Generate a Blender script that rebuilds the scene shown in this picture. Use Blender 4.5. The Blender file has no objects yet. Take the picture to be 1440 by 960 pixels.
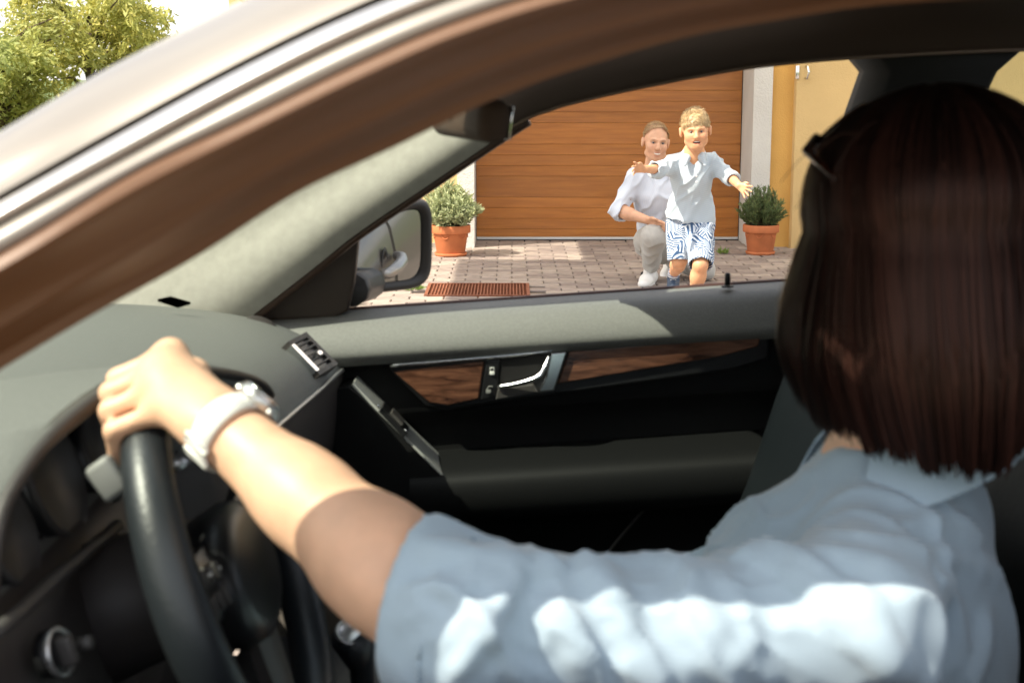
import bpy, math, random
import numpy as np
from mathutils import Vector, Matrix, noise

# ------------------------------------------------------------------ camera, sky, sun, exposure
SC = bpy.context.scene
COL = SC.collection
PITCH = math.radians(10.48)
CAMZ = 1.30
cam = bpy.data.cameras.new('camera')
cam.lens = 50.0; cam.sensor_width = 36.0
cam.clip_start = 0.02; cam.clip_end = 2000
cam.dof.use_dof = True; cam.dof.focus_distance = 7.0; cam.dof.aperture_fstop = 9.0
co = bpy.data.objects.new('camera', cam); COL.objects.link(co)
co.location = (0, 0, CAMZ); co.rotation_euler = (math.pi/2 - PITCH, 0, 0)
SC.camera = co

SUN_D = Vector((0.78, 0.42, -1.0)).normalized()          # the way sunlight travels
SUN_EL = math.asin(-SUN_D.z); SUN_AZ = math.atan2(-SUN_D.x, -SUN_D.y)
w = bpy.data.worlds.new('World'); SC.world = w; w.use_nodes = True
nt = w.node_tree; nt.nodes.clear()
sky = nt.nodes.new('ShaderNodeTexSky'); sky.sky_type = 'NISHITA'; sky.sun_disc = False
sky.sun_elevation = SUN_EL; sky.sun_rotation = SUN_AZ
sky.air_density = 1.0; sky.dust_density = 2.5; sky.ozone_density = 1.0
bg = nt.nodes.new('ShaderNodeBackground'); bg.inputs['Strength'].default_value = 0.15
wo = nt.nodes.new('ShaderNodeOutputWorld')
# thin clouds all round the sky
tc = nt.nodes.new('ShaderNodeTexCoord'); mp = nt.nodes.new('ShaderNodeMapping'); mp.inputs['Scale'].default_value = (1, 1, 3)
nz = nt.nodes.new('ShaderNodeTexNoise'); nz.inputs['Scale'].default_value = 3.0; nz.inputs['Detail'].default_value = 8
rp = nt.nodes.new('ShaderNodeValToRGB'); rp.color_ramp.elements[0].position = .38; rp.color_ramp.elements[1].position = .62
mx = nt.nodes.new('ShaderNodeMix'); mx.data_type = 'RGBA'; mx.inputs[7].default_value = (7.0, 6.8, 6.4, 1)
nt.links.new(tc.outputs['Generated'], mp.inputs['Vector']); nt.links.new(mp.outputs['Vector'], nz.inputs['Vector'])
nt.links.new(nz.outputs['Fac'], rp.inputs['Fac']); nt.links.new(rp.outputs['Color'], mx.inputs[0])
nt.links.new(sky.outputs['Color'], mx.inputs[6]); nt.links.new(mx.outputs[2], bg.inputs['Color'])
nt.links.new(bg.outputs['Background'], wo.inputs['Surface'])

sl = bpy.data.lights.new('sun', 'SUN'); sl.energy = 5.0; sl.angle = math.radians(0.53); sl.color = (1.0, .91, .75)
so = bpy.data.objects.new('sun', sl); COL.objects.link(so); so.location = (-6, -4, 9)
so.rotation_euler = SUN_D.to_track_quat('-Z', 'Y').to_euler()
vs = SC.view_settings
vs.view_transform = 'Standard'; vs.look = 'None'; vs.exposure = 0.8; vs.gamma = 1.0; vs.use_curve_mapping = False
SC.cycles.use_denoising = True
SC.cycles.max_bounces = 10; SC.cycles.transparent_max_bounces = 12
SC.cycles.sample_clamp_indirect = 8

# ------------------------------------------------------------------ helpers
CP, SP = math.cos(PITCH), math.sin(PITCH)
def at(px, py, Y):
    """world point at depth Y seen at photo pixel (1440 x 960)"""
    x = (px-720)/2000.0; u = (480-py)/2000.0
    d = Vector((x, CP+SP*u, -SP+CP*u)); t = Y/d.y
    return Vector((d.x*t, Y, CAMZ+d.z*t))
def gnd(px, py):
    x = (px-720)/2000.0; u = (480-py)/2000.0
    d = Vector((x, CP+SP*u, -SP+CP*u)); t = -CAMZ/d.z
    return Vector((d.x*t, d.y*t, 0))

WLOC = {}
def link(o, parent=None, wl=Vector((0, 0, 0))):
    COL.objects.link(o); wl = Vector(wl); WLOC[o] = wl
    if parent is not None:
        o.parent = parent; o.location = wl - WLOC[parent]
    else:
        o.location = wl
    return o
def tag(o, label=None, cat=None, group=None, kind=None):
    if label: o['label'] = label
    if cat: o['category'] = cat
    if group: o['group'] = group
    if kind: o['kind'] = kind
    return o
def empty(name, loc, parent=None):
    o = bpy.data.objects.new(name, None); o.empty_display_size = .1
    return link(o, parent, loc)
def mesh_np(name, V, F, smooth=True):
    V = np.asarray(V, dtype=np.float32).reshape(-1, 3)
    me = bpy.data.meshes.new(name)
    if isinstance(F, np.ndarray):
        n, k = F.shape
        me.vertices.add(len(V)); me.vertices.foreach_set('co', V.ravel())
        me.loops.add(n*k); me.loops.foreach_set('vertex_index', F.ravel().astype(np.int32))
        me.polygons.add(n); me.polygons.foreach_set('loop_start', np.arange(0, n*k, k, dtype=np.int32))
        me.update(calc_edges=True)
    else:
        me.from_pydata([tuple(v) for v in V.tolist()], [], F); me.update()
    if smooth:
        me.polygons.foreach_set('use_smooth', np.ones(len(me.polygons), dtype=bool))
    me.validate()
    return me
def obj(name, V, F, mat, parent=None, smooth=True, angle=None, recalc=True):
    V = np.asarray([tuple(v) for v in V] if not isinstance(V, np.ndarray) else V, dtype=np.float64).reshape(-1, 3)
    c = (V.min(0)+V.max(0))/2
    me = mesh_np(name, V-c, F, smooth)
    if recalc:
        import bmesh
        bm = bmesh.new(); bm.from_mesh(me); bmesh.ops.recalc_face_normals(bm, faces=bm.faces); bm.to_mesh(me); bm.free()
    if angle is not None:
        me.set_sharp_from_angle(angle=math.radians(angle))
    me.materials.append(mat)
    return link(bpy.data.objects.new(name, me), parent, c)
def grid_faces(n, m, closed_m=False, closed_n=False):
    F = []
    for i in range(n if closed_n else n-1):
        for j in range(m if closed_m else m-1):
            a = i*m+j; b = i*m+(j+1) % m; i2 = (i+1) % n
            F.append((a, b, i2*m+(j+1) % m, i2*m+j))
    return F
def catmull(P, n):
    P = [np.array(p, float) for p in P]; m = len(P); out = []
    for k in range(n):
        t = k/(n-1)*(m-1); i = min(int(t), m-2); f = t-i
        p0 = P[i-1] if i > 0 else 2*P[0]-P[1]; p1 = P[i]; p2 = P[i+1]; p3 = P[i+2] if i+2 < m else 2*P[-1]-P[-2]
        out.append(.5*((2*p1)+(-p0+p2)*f+(2*p0-5*p1+4*p2-p3)*f*f+(-p0+3*p1-3*p2+p3)*f**3))
    return np.array(out)
def loft(rings, closed=True, caps=True):
    """rings: list of equal length point lists -> V, F"""
    n = len(rings); m = len(rings[0]); V = [tuple(p) for r in rings for p in r]
    F = grid_faces(n, m, closed)
    if caps and closed:
        F.append(tuple(reversed(range(m)))); F.append(tuple(range((n-1)*m, n*m)))
    return V, F
def tube(path, radii, seg=10, caps=True, squash=None):
    P = [Vector(p) for p in path]
    if not hasattr(radii, '__len__'): radii = [radii]*len(P)
    rings = []; prev = None
    for i, p in enumerate(P):
        t = (P[min(i+1, len(P)-1)]-P[max(i-1, 0)]).normalized()
        if prev is None:
            a = Vector((0, 0, 1)) if abs(t.z) < .9 else Vector((1, 0, 0))
            u = t.cross(a).normalized()
        else:
            u = (prev - t*prev.dot(t)).normalized()
        prev = u; v = t.cross(u)
        rings.append([p+(u*math.cos(2*math.pi*k/seg)*radii[i]+v*math.sin(2*math.pi*k/seg)*radii[i]) for k in range(seg)])
    return loft(rings, True, caps)
def rbox(size, r=.01, rot=None, c=(0, 0, 0), seg=3):
    """rounded box"""
    import bmesh
    bm = bmesh.new(); bmesh.ops.create_cube(bm, size=1)
    for v in bm.verts: v.co = Vector((v.co.x*size[0], v.co.y*size[1], v.co.z*size[2]))
    if r > 0: bmesh.ops.bevel(bm, geom=bm.edges[:]+bm.verts[:], offset=min(r, min(size)*.49), segments=seg, profile=.5, affect='EDGES')
    M = rot.to_matrix() if hasattr(rot, 'to_matrix') else (rot or Matrix.Identity(3))
    V = [M @ v.co + Vector(c) for v in bm.verts]; bm.verts.index_update()
    F = [tuple(v.index for v in f.verts) for f in bm.faces]; bm.free()
    return V, F
def box(x0, x1, y0, y1, z0, z1):
    V = [(x, y, z) for x in (x0, x1) for y in (y0, y1) for z in (z0, z1)]
    return V, [(0, 1, 3, 2), (4, 6, 7, 5), (0, 4, 5, 1), (2, 3, 7, 6), (0, 2, 6, 4), (1, 5, 7, 3)]
def join(*parts):
    V = []; F = []
    for v, f in parts:
        o = len(V); V += [tuple(p) for p in v]; F += [tuple(i+o for i in g) for g in f]
    return V, F
def lathe(profile, seg=32, M=None, c=(0, 0, 0)):
    """profile (r,z) revolved about local z"""
    M = M or Matrix.Identity(3); V = []
    for r, z in profile:
        for k in range(seg):
            a = 2*math.pi*k/seg
            V.append(M @ Vector((r*math.cos(a), r*math.sin(a), z)) + Vector(c))
    F = grid_faces(len(profile), seg, True)
    F.append(tuple(reversed(range(seg)))); F.append(tuple(range((len(profile)-1)*seg, len(profile)*seg)))
    return V, F
def axis_matrix(zdir, up=(0, 0, 1)):
    z = Vector(zdir).normalized(); x = Vector(up).cross(z)
    if x.length < 1e-4: x = Vector((1, 0, 0)).cross(z)
    x.normalize(); y = z.cross(x)
    return Matrix((x, y, z)).transposed()
def slab(P, thick, mat, name, parent, n=None):
    """P: 2D list [i][j] of points (a surface); thickened along +n (Vector)"""
    R = len(P); C = len(P[0]); n = Vector(n) if n is not None else Vector((0, 1, 0))
    V = [Vector(p) for r in P for p in r]; V2 = [v+n*thick for v in V]; k = len(V)
    F = grid_faces(R, C); F2 = [tuple(i+k for i in reversed(f)) for f in F]
    E = []
    for i in range(R-1):
        E.append((i*C, (i+1)*C, (i+1)*C+k, i*C+k)); E.append((i*C+C-1, i*C+C-1+k, (i+1)*C+C-1+k, (i+1)*C+C-1))
    for j in range(C-1):
        E.append((j, j+k, j+1+k, j+1)); b = (R-1)*C
        E.append((b+j, b+j+1, b+j+1+k, b+j+k))
    return obj(name, V+V2, F+F2+E, mat, parent, True, 40)

# ------------------------------------------------------------------ materials
def M(name, col, rough=.5, metal=0., bump=None, var=None, coat=0., spec=.5, attr=False, trans=0., sheen=0., island=0., alpha=None):
    m = bpy.data.materials.new(name); m.use_nodes = True
    t = m.node_tree; N = t.nodes; L = t.links; b = N['Principled BSDF']
    b.inputs['Base Color'].default_value = (*col, 1); b.inputs['Roughness'].default_value = rough
    b.inputs['Metallic'].default_value = metal; b.inputs['Specular IOR Level'].default_value = spec
    b.inputs['Coat Weight'].default_value = coat; b.inputs['Coat Roughness'].default_value = .06
    if sheen: b.inputs['Sheen Weight'].default_value = sheen
    tcn = N.new('ShaderNodeTexCoord'); src = None
    if attr:
        a = N.new('ShaderNodeAttribute'); a.attribute_name = 'col'; src = a.outputs['Color']
    if var:
        nz = N.new('ShaderNodeTexNoise'); nz.inputs['Scale'].default_value = var[0]; nz.inputs['Detail'].default_value = 6
        L.new(tcn.outputs['Object'], nz.inputs['Vector'])
        mr = N.new('ShaderNodeMapRange'); mr.inputs[1].default_value = .25; mr.inputs[2].default_value = .75
        mr.inputs[3].default_value = 1-var[1]; mr.inputs[4].default_value = 1+var[1]
        L.new(nz.outputs['Fac'], mr.inputs[0])
        mixn = N.new('ShaderNodeMix'); mixn.data_type = 'RGBA'; mixn.blend_type = 'MULTIPLY'; mixn.inputs[0].default_value = 1
        if src: L.new(src, mixn.inputs[6])
        else: mixn.inputs[6].default_value = (*col, 1)
        cmb = N.new('ShaderNodeCombineColor')
        for i in range(3): L.new(mr.outputs[0], cmb.inputs[i])
        L.new(cmb.outputs[0], mixn.inputs[7]); src = mixn.outputs[2]
    if island:
        g = N.new('ShaderNodeNewGeometry'); oi = N.new('ShaderNodeObjectInfo')
        ad = N.new('ShaderNodeMath'); ad.operation = 'ADD'; L.new(g.outputs['Random Per Island'], ad.inputs[0]); L.new(oi.outputs['Random'], ad.inputs[1])
        fr = N.new('ShaderNodeMath'); fr.operation = 'FRACT'; L.new(ad.outputs[0], fr.inputs[0])
        hs = N.new('ShaderNodeHueSaturation')
        mr2 = N.new('ShaderNodeMapRange'); mr2.inputs[3].default_value = 1-island; mr2.inputs[4].default_value = 1+island
        L.new(fr.outputs[0], mr2.inputs[0]); L.new(mr2.outputs[0], hs.inputs['Value'])
        m3 = N.new('ShaderNodeMapRange'); m3.inputs[3].default_value = .49; m3.inputs[4].default_value = .515
        L.new(fr.outputs[0], m3.inputs[0]); L.new(m3.outputs[0], hs.inputs['Hue'])
        if src: L.new(src, hs.inputs['Color'])
        else: hs.inputs['Color'].default_value = (*col, 1)
        src = hs.outputs['Color']
    if src: L.new(src, b.inputs['Base Color'])
    if bump:
        nb = N.new('ShaderNodeTexNoise'); nb.inputs['Scale'].default_value = bump[0]; nb.inputs['Detail'].default_value = 4
        L.new(tcn.outputs['Object'], nb.inputs['Vector'])
        bn = N.new('ShaderNodeBump'); bn.inputs['Strength'].default_value = bump[1]; bn.inputs['Distance'].default_value = bump[2] if len(bump) > 2 else .002
        L.new(nb.outputs['Fac'], bn.inputs['Height']); L.new(bn.outputs['Normal'], b.inputs['Normal'])
    if trans:
        tl = N.new('ShaderNodeBsdfTranslucent'); ms = N.new('ShaderNodeMixShader'); ms.inputs[0].default_value = trans
        tl.inputs['Color'].default_value = (*[min(1, c*1.5) for c in col], 1)
        if src: L.new(src, tl.inputs['Color'])
        L.new(b.outputs[0], ms.inputs[1]); L.new(tl.outputs[0], ms.inputs[2])
        L.new(ms.outputs[0], N['Material Output'].inputs['Surface'])
    return m
def glass_mat(name, tint=(.9, .95, .93), refl=.08):
    m = bpy.data.materials.new(name); m.use_nodes = True
    t = m.node_tree; N = t.nodes; L = t.links; N.remove(N['Principled BSDF'])
    tr = N.new('ShaderNodeBsdfTransparent'); tr.inputs[0].default_value = (*tint, 1)
    gl = N.new('ShaderNodeBsdfGlossy'); gl.inputs['Roughness'].default_value = .02
    fr = N.new('ShaderNodeFresnel'); fr.inputs[0].default_value = 1.45
    ms = N.new('ShaderNodeMixShader'); L.new(fr.outputs[0], ms.inputs[0]); L.new(tr.outputs[0], ms.inputs[1]); L.new(gl.outputs[0], ms.inputs[2])
    L.new(ms.outputs[0], N['Material Output'].inputs['Surface'])
    return m
def wood_mat(name, dark, light, scale=(1, 1, 1), rough=.4, bands=3.0, coat=.2, fine=60):
    m = M(name, light, rough, coat=coat)
    t = m.node_tree; N = t.nodes; L = t.links; b = N['Principled BSDF']
    tcn = N['Texture Coordinate']; mp = N.new('ShaderNodeMapping'); mp.inputs['Scale'].default_value = scale
    oi = N.new('ShaderNodeObjectInfo'); va = N.new('ShaderNodeVectorMath'); va.operation = 'ADD'
    ml = N.new('ShaderNodeMath'); ml.operation = 'MULTIPLY'; ml.inputs[1].default_value = 7.3; L.new(oi.outputs['Random'], ml.inputs[0])
    L.new(tcn.outputs['Object'], va.inputs[0]); L.new(ml.outputs[0], va.inputs[1]); L.new(va.outputs[0], mp.inputs['Vector'])
    n1 = N.new('ShaderNodeTexNoise'); n1.inputs['Scale'].default_value = bands; n1.inputs['Detail'].default_value = 8; n1.inputs['Roughness'].default_value = .62
    n1.inputs['Distortion'].default_value = .6
    L.new(mp.outputs[0], n1.inputs['Vector'])
    r = N.new('ShaderNodeValToRGB'); r.color_ramp.elements[0].position = .32; r.color_ramp.elements[1].position = .68
    r.color_ramp.elements[0].color = (*dark, 1); r.color_ramp.elements[1].color = (*light, 1)
    L.new(n1.outputs['Fac'], r.inputs['Fac'])
    hv = N.new('ShaderNodeHueSaturation'); mv = N.new('ShaderNodeMapRange'); mv.inputs[3].default_value = .88; mv.inputs[4].default_value = 1.10
    L.new(oi.outputs['Random'], mv.inputs[0]); L.new(mv.outputs[0], hv.inputs['Value']); L.new(r.outputs['Color'], hv.inputs['Color']); L.new(hv.outputs['Color'], b.inputs['Base Color'])
    bn = N.new('ShaderNodeBump'); bn.inputs['Strength'].default_value = .12; bn.inputs['Distance'].default_value = .002
    L.new(n1.outputs['Fac'], bn.inputs['Height']); L.new(bn.outputs[0], b.inputs['Normal'])
    return m
random.seed(7); np.random.seed(7)
# ------------------------------------------------------------------ ground and paving
m_soil = M('soil', (.16, .13, .09), .95, var=(3, .3), bump=(30, .4, .01))
m_grass = M('lawn', (.09, .13, .03), .95, var=(2, .35), bump=(60, .6, .02))
m_sand = M('joint_sand', (.10, .075, .055), .95, var=(20, .3))
m_brick = M('paver', (.255, .208, .182), .85, var=(14, .22), bump=(160, .35, .002), island=.24)
V, F = box(-900, 900, -900, 900, -.4, -.06)
g = obj('ground', V, F, m_grass, None, False); tag(g, kind='structure')
V, F = box(-9, 9, -6, 11.9, -.2, -.012)
drive = obj('driveway', V, F, m_sand, None, False); tag(drive, kind='structure')
BL, BW, GAP = .206, .112, .007
def brick_geom(cx, cy, z0, tx, ty):
    a, b = BL/2-GAP/2, BW/2-GAP/2; ch = .006; V = []
    for (ix, iy, z) in ((a, b, -.05), (a, b, -.005), (a-ch, b-ch, 0)):
        for sx, sy in ((-1, -1), (1, -1), (1, 1), (-1, 1)):
            V.append((cx+sx*ix, cy+sy*iy, z+z0+sx*ix*tx+sy*iy*ty))
    F = [(0, 1, 5, 4), (1, 2, 6, 5), (2, 3, 7, 6), (3, 0, 4, 7), (4, 5, 9, 8), (5, 6, 10, 9), (6, 7, 11, 10), (7, 4, 8, 11), (8, 9, 10, 11)]
    return V, F
me_b = mesh_np('brick', *brick_geom(0, 0, 0, 0, 0), smooth=False); me_b.materials.append(m_brick)
GR = (gnd(596, 416), gnd(744, 399)); gx0, gx1, gy0, gy1 = GR[0].x, GR[1].x, GR[0].y, GR[1].y
rest = []; nb = 0
for r in range(-40, 79):
    cy = 11.5-.0*r - (r+.5)*BW + 0
    cy = 3.0 + r*BW
    if cy > 11.62: break
    for c in range(-28, 30):
        cx = c*BL + (BL/2 if r % 2 else 0)
        if gx0-.06 < cx < gx1+.06 and gy0-.02 < cy < gy1+.02: continue
        z0 = random.uniform(-.002, .002); tx = random.uniform(-.012, .012); ty = random.uniform(-.015, .015)
        px = 720+2000*cx/(cy*1.012)
        seen = 480 < px < 1125 and 7.55 < cy
        if seen and nb < 300 and cy < 9.35:
            o = bpy.data.objects.new('brick', me_b); link(o, drive, (cx, cy, z0)); o.rotation_euler = (ty, -tx, random.uniform(-.012, .012)); nb += 1
        else:
            rest.append(brick_geom(cx+random.uniform(-.002, .002), cy, z0, tx, ty))
V, F = join(*rest)
o = obj('paving_bricks', V, F, m_brick, drive, False, recalc=False); tag(o, kind='stuff')

# rusty drain grate let into the paving
m_rust = M('rust', (.20, .065, .03), .85, var=(40, .35), bump=(200, .4))
grate = empty('drain_grate', ((gx0+gx1)/2, (gy0+gy1)/2, 0)); tag(grate, 'rust red rectangular boot scraper grate let into the paving', 'grate')
t = .02
obj('frame', *join(box(gx0, gx1, gy0, gy0+t, -.02, .006), box(gx0, gx1, gy1-t, gy1, -.02, .006), box(gx0, gx0+t, gy0+t, gy1-t, -.02, .006), box(gx1-t, gx1, gy0+t, gy1-t, -.02, .006)), m_rust, grate, False)
bars = []
n = 30
for i in range(1, n):
    x = gx0+t+(gx1-gx0-2*t)*i/n; bars.append(box(x-.0035, x+.0035, gy0+t, gy1-t, -.018, .003))
for i in range(1, 12):
    y = gy0+t+(gy1-gy0-2*t)*i/12; bars.append(box(gx0+t, gx1-t, y-.003, y+.003, -.019, -.001))
o = obj('bars', *join(*bars), m_rust, grate, False); tag(o, kind='stuff')
obj('pan', *box(gx0+.001, gx1-.001, gy0+.001, gy1-.001, -.03, -.0195), M('pan_dirt', (.13, .05, .03), .95, var=(20, .3)), grate, False)

# ------------------------------------------------------------------ house with garage
m_yel_shade = M('shaded_yellow_plaster', (.64, .37, .105), .92, var=(3, .10), bump=(90, .55, .006))  # darker copy of the wall plaster, with shade put into its colour
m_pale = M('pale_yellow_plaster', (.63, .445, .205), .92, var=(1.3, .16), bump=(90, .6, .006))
m_white = M('white_render', (.58, .565, .53), .92, var=(4, .08), bump=(70, .7, .008))
m_conc = M('slab_plaster', (.7, .62, .5), .9, var=(3, .1), bump=(60, .3))
m_door = wood_mat('golden_oak', (.30, .102, .017), (.43, .160, .029), (1.1, 1, 16), .42, 2.2, .25)
m_seal = M('grey_aluminium', (.72, .71, .70), .4, .35)
m_black = M('black_rubber', (.012, .011, .010), .6)
YF, YD = 11.05, 11.60
xl0, xl1 = at(643, 300, YF).x, at(667, 300, YF).x
xr0, xr1 = at(1055, 300, YF).x, at(1081, 300, YF).x
house = empty('house', (1.0, YF, 0)); tag(house, 'yellow plastered house with wood look garage door between white piers', 'house')
obj('wall', *box(-2.15, xl0, YF+.03, YF+.4, -.05, 3.0), m_pale, house, False)
xs = at(1114, 300, YF-.06).x
obj('wall', *box(xr1, xs, YF+.04, YF+.4, -.05, 3.0), m_yel_shade, house, False)
obj('wall', *box(xs, 7.0, YF-.06, YF+.4, -.05, 3.0), m_pale, house, False)
o = obj('pier', *box(xl0, xl1, YF, YD+.1, -.05, 2.3), m_white, house, False)
o = obj('pier', *box(xr0, xr1, YF, YD+.1, -.05, 2.3), m_white, house, False)
obj('lintel', *box(xl0, xr1, YF-.002, YD+.1, 2.3, 3.0), m_white, house, False)
obj('back_wall', *box(-2.1, 6.9, YD+.2, YD+4, -.05, 5.4), m_pale, house, False)
obj('upper_wall', *box(-2.15, 7.0, YF+.02, YD+.2, 3.26, 5.4), m_pale, house, False)
obj('plinth', *box(-2.15, xl0-.002, YF+.015, YF+.03, -.05, .035), M('plinth_grey', (.35, .3, .25), .9), house, False)
# added out-of-view canopy, notched and translucent to shape the shade on the forecourt
m_aw = M('shade_canopy_sheet', (.85, .84, .82), .6, trans=.8)
k = SUN_D.x/-SUN_D.z; H0 = 3.1
XL = -.39-H0*k
for nm, bx in (('shade_canopy_sheet', (XL, 6.0, 7.1, 9.0)), ('shade_canopy_sheet', (XL+.95, 6.0, 9.01, YF))):
    obj(nm, *box(bx[0], bx[1], bx[2], bx[3], H0, H0+.03), m_aw, house, False)
obj('shade_canopy_beam', *box(XL, 6.0, 7.04, 7.1, H0-.06, H0+.06), m_white, house, False)
obj('shade_canopy_post', *box(5.85, 5.95, 6.98, 7.04, -.02, H0+.05), m_white, house, False)
for xx in (XL+.97, 1.2, 4.0):
    obj('shade_canopy_bracket', *tube([(xx, 7.2, H0-.02), (xx, YF+.1, H0-.02)], .035, 8), m_white, house)

# garage door
gd = empty('garage_door', ((xl1+xr0)/2, YD, 0), house)
def zpx(py): return at(855, py, YD).z
zb = zpx(337.5)
gx0d, gx1d = xl1+.004, xr0-.004
zs = zpx(333.2)
obj('bottom_rail', *box(gx0d, gx1d, YD-.002, YD+.03, 0.005, zs), m_seal, gd, False)
sect = zpx(203)-zpx(277.5); pit = zpx(203)-zpx(218)
z_lines = []
base = zpx(277.5)
zz = [base-3*pit, base-2*pit, base-pit]
for kk in range(-0, 6):
    b0 = base+kk*sect
    zz += [b0]
    zz += [b0+sect-3*pit, b0+sect-2*pit, b0+sect-pit]
zz = [z for z in sorted(zz) if z > zs+.02 and z < 2.28]
zz = [zs+.004]+zz+[2.3]
for a, b in zip(zz[:-1], zz[1:]):
    if b-a < .03: continue
    P = [(YD+.03, a+.001), (YD+.010, a+.0008), (YD+.002, a+.0012), (YD, a+.003), (YD, b-.003), (YD+.002, b-.0012), (YD+.010, b-.0008), (YD+.03, b-.001)]
    obj('plank', *loft([[(x, y, z) for y, z in P] for x in (gx0d, gx1d)]), m_door, gd, False)
obj('back_panel', *box(gx0d, gx1d, YD+.006, YD+.05, zs, 2.3), M('groove', (.50, .25, .09), .6), gd, False)
obj('side_seal', *box(xl1+.0005, gx0d-.0005, YD-.015, YD+.04, 0, 2.3), m_black, gd, False)
obj('side_seal', *box(gx0d*0+gx1d+.0005, xr0-.0005, YD-.02, YD+.04, 0, 2.3), m_black, gd, False)
obj('threshold', *box(gx0d, gx1d, YD-.05, YD+.05, -.03, .004), m_black, gd, False)

# wall hook at the top right of the pier
hk = at(1127, 102, YF-.07)
m_chrome = M('chrome', (.82, .82, .82), .14, 1.0)
wh = empty('wall_hook', hk); tag(wh, 'small chrome hose hook screwed to the yellow wall by the pier', 'hook')
obj('plate', *rbox((.028, .012, .1), .004, None, hk+Vector((-.03, .0, 0))), m_chrome, wh)
obj('hook', *tube([hk+Vector(v) for v in ((.035, 0, .045), (.035, -.05, .05), (.045, -.06, .0), (.035, -.05, -.05), (.03, 0, -.045))], .009, 8), m_chrome, wh)

# ------------------------------------------------------------------ potted plants
m_terra = M('terracotta', (.50, .155, .055), .8, var=(12, .18), bump=(60, .2))
def leaf_mass(n, fn, size, up=.5, w=.28):
    """n leaf blades; fn() -> (pos, dir)"""
    V = []; F = []
    for i in range(n):
        p, d = fn(); d = d.normalized(); s = size*random.uniform(.6, 1.35)
        side = d.cross(Vector((random.uniform(-1, 1), random.uniform(-1, 1), random.uniform(-1, 1)))).normalized()*s*w*.5
        b = len(V)
        V += [p-side*.3, p+d*s*.5-side, p+d*s, p+d*s*.5+side]; F.append((b, b+1, b+2, b+3))
    return V, F
def potted(name, c, rim_w, h, plant_w, plant_h, mats, label, seed, upright, leaf, dens):
    random.seed(seed)
    root = empty(name, c); tag(root, label, 'potted plant')
    r = rim_w/2
    pr = [(r*.0, .0), (r*.66, 0), (r*.70, .01), (r*.86, h*.72), (r*.88, h*.74), (r*.98, h*.75), (r*1.0, h*.78), (r*1.0, h*.97), (r*.97, h), (r*.9, h), (r*.88, h*.9), (0, h*.9)]
    pot = obj('pot', *lathe(pr[1:-1], 40, None, c), m_terra, root, True, 35)
    obj('soil', *lathe([(.001, h*.86), (r*.885, h*.86), (r*.885, h*.9), (.001, h*.91)], 24, None, c), m_soil, root)
    obj('saucer', *lathe([(r*.70, -.002), (r*.78, .0), (r*.82, .022), (r*.78, .024), (r*.74, .01)], 32, None, c), m_terra, root)
    # festoon moulding under the rim
    fest = []
    for a in np.linspace(0, 2*math.pi, 7)[:-1]:
        fest.append(tube([Vector(c)+Vector((math.cos(a+t*.5)*r*.85, math.sin(a+t*.5)*r*.85, h*(.70-.12*math.sin(t*math.pi)))) for t in np.linspace(0, 1, 7)], .004, 5))
    for fe in fest: obj('festoon', *fe, m_terra, root)
    stems = []; tips = []
    top = Vector(c)+Vector((0, 0, h*.9))
    for i in range(dens):
        a = random.uniform(0, 2*math.pi); q = math.sqrt(random.uniform(0, 1))
        el = random.uniform(.25, 1.0)
        ex = Vector((math.cos(a)*plant_w/2*q, math.sin(a)*plant_w/2*q, plant_h*math.sqrt(max(.04, 1-q*q*.9))*random.uniform(.72, 1.08)))
        b = top+Vector((math.cos(a)*r*.5*q, math.sin(a)*r*.5*q, -.02)); e = top+ex
        m = (b+e)/2+Vector((0, 0, plant_h*.08))
        stems.append(tube([b, m, e], [.003, .0022, .001], 4)); tips.append((b, m, e))
    obj('stems', *join(*stems), M(name+'_stem', (.12, .10, .05), .8), root)
    def fn():
        b, m, e = random.choice(tips); t = random.uniform(.25, 1)
        p = b*(1-t)**2+m*2*t*(1-t)+e*t*t; d = (e-m).normalized()
        return p, d*upright+Vector((random.uniform(-1, 1), random.uniform(-1, 1), random.uniform(-.6, 1)))
    half = dens*leaf[1]
    f = obj('foliage', *leaf_mass(half, fn, leaf[0], w=leaf[2]), mats[0], root, False, recalc=False); tag(f, kind='stuff')
    f = obj('foliage', *leaf_mass(half//3, fn, leaf[0]*.9, w=leaf[2]), mats[1], root, False, recalc=False); tag(f, kind='stuff')
    return root
m_l1 = M('silver_leaf', (.40, .45, .25), .7, var=(9, .25), trans=.3); m_l1b = M('cream_leaf', (.56, .58, .34), .7, trans=.3)
m_l2 = M('rosemary_leaf', (.13, .18, .07), .65, var=(9, .3), trans=.25); m_l2b = M('rosemary_leaf_light', (.18, .23, .085), .65, trans=.25)
c1 = gnd(634, 359); c2 = gnd(1069, 357)
px1 = c1.y*1.005/2000
potted('potted_plant', c1, 56*px1, 43*px1, 88*px1, 60*px1, (m_l1, m_l1b), 'silvery grey green shrub in a terracotta pot left of the garage door', 3, .8, (.040, 34, .34), 190)
potted('potted_plant', c2, 51*px1, 42*px1, 68*px1, 54*px1, (m_l2, m_l2b), 'dark green rosemary bush in a terracotta pot right of the garage door', 4, 1.3, (.034, 34, .2), 170)

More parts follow.
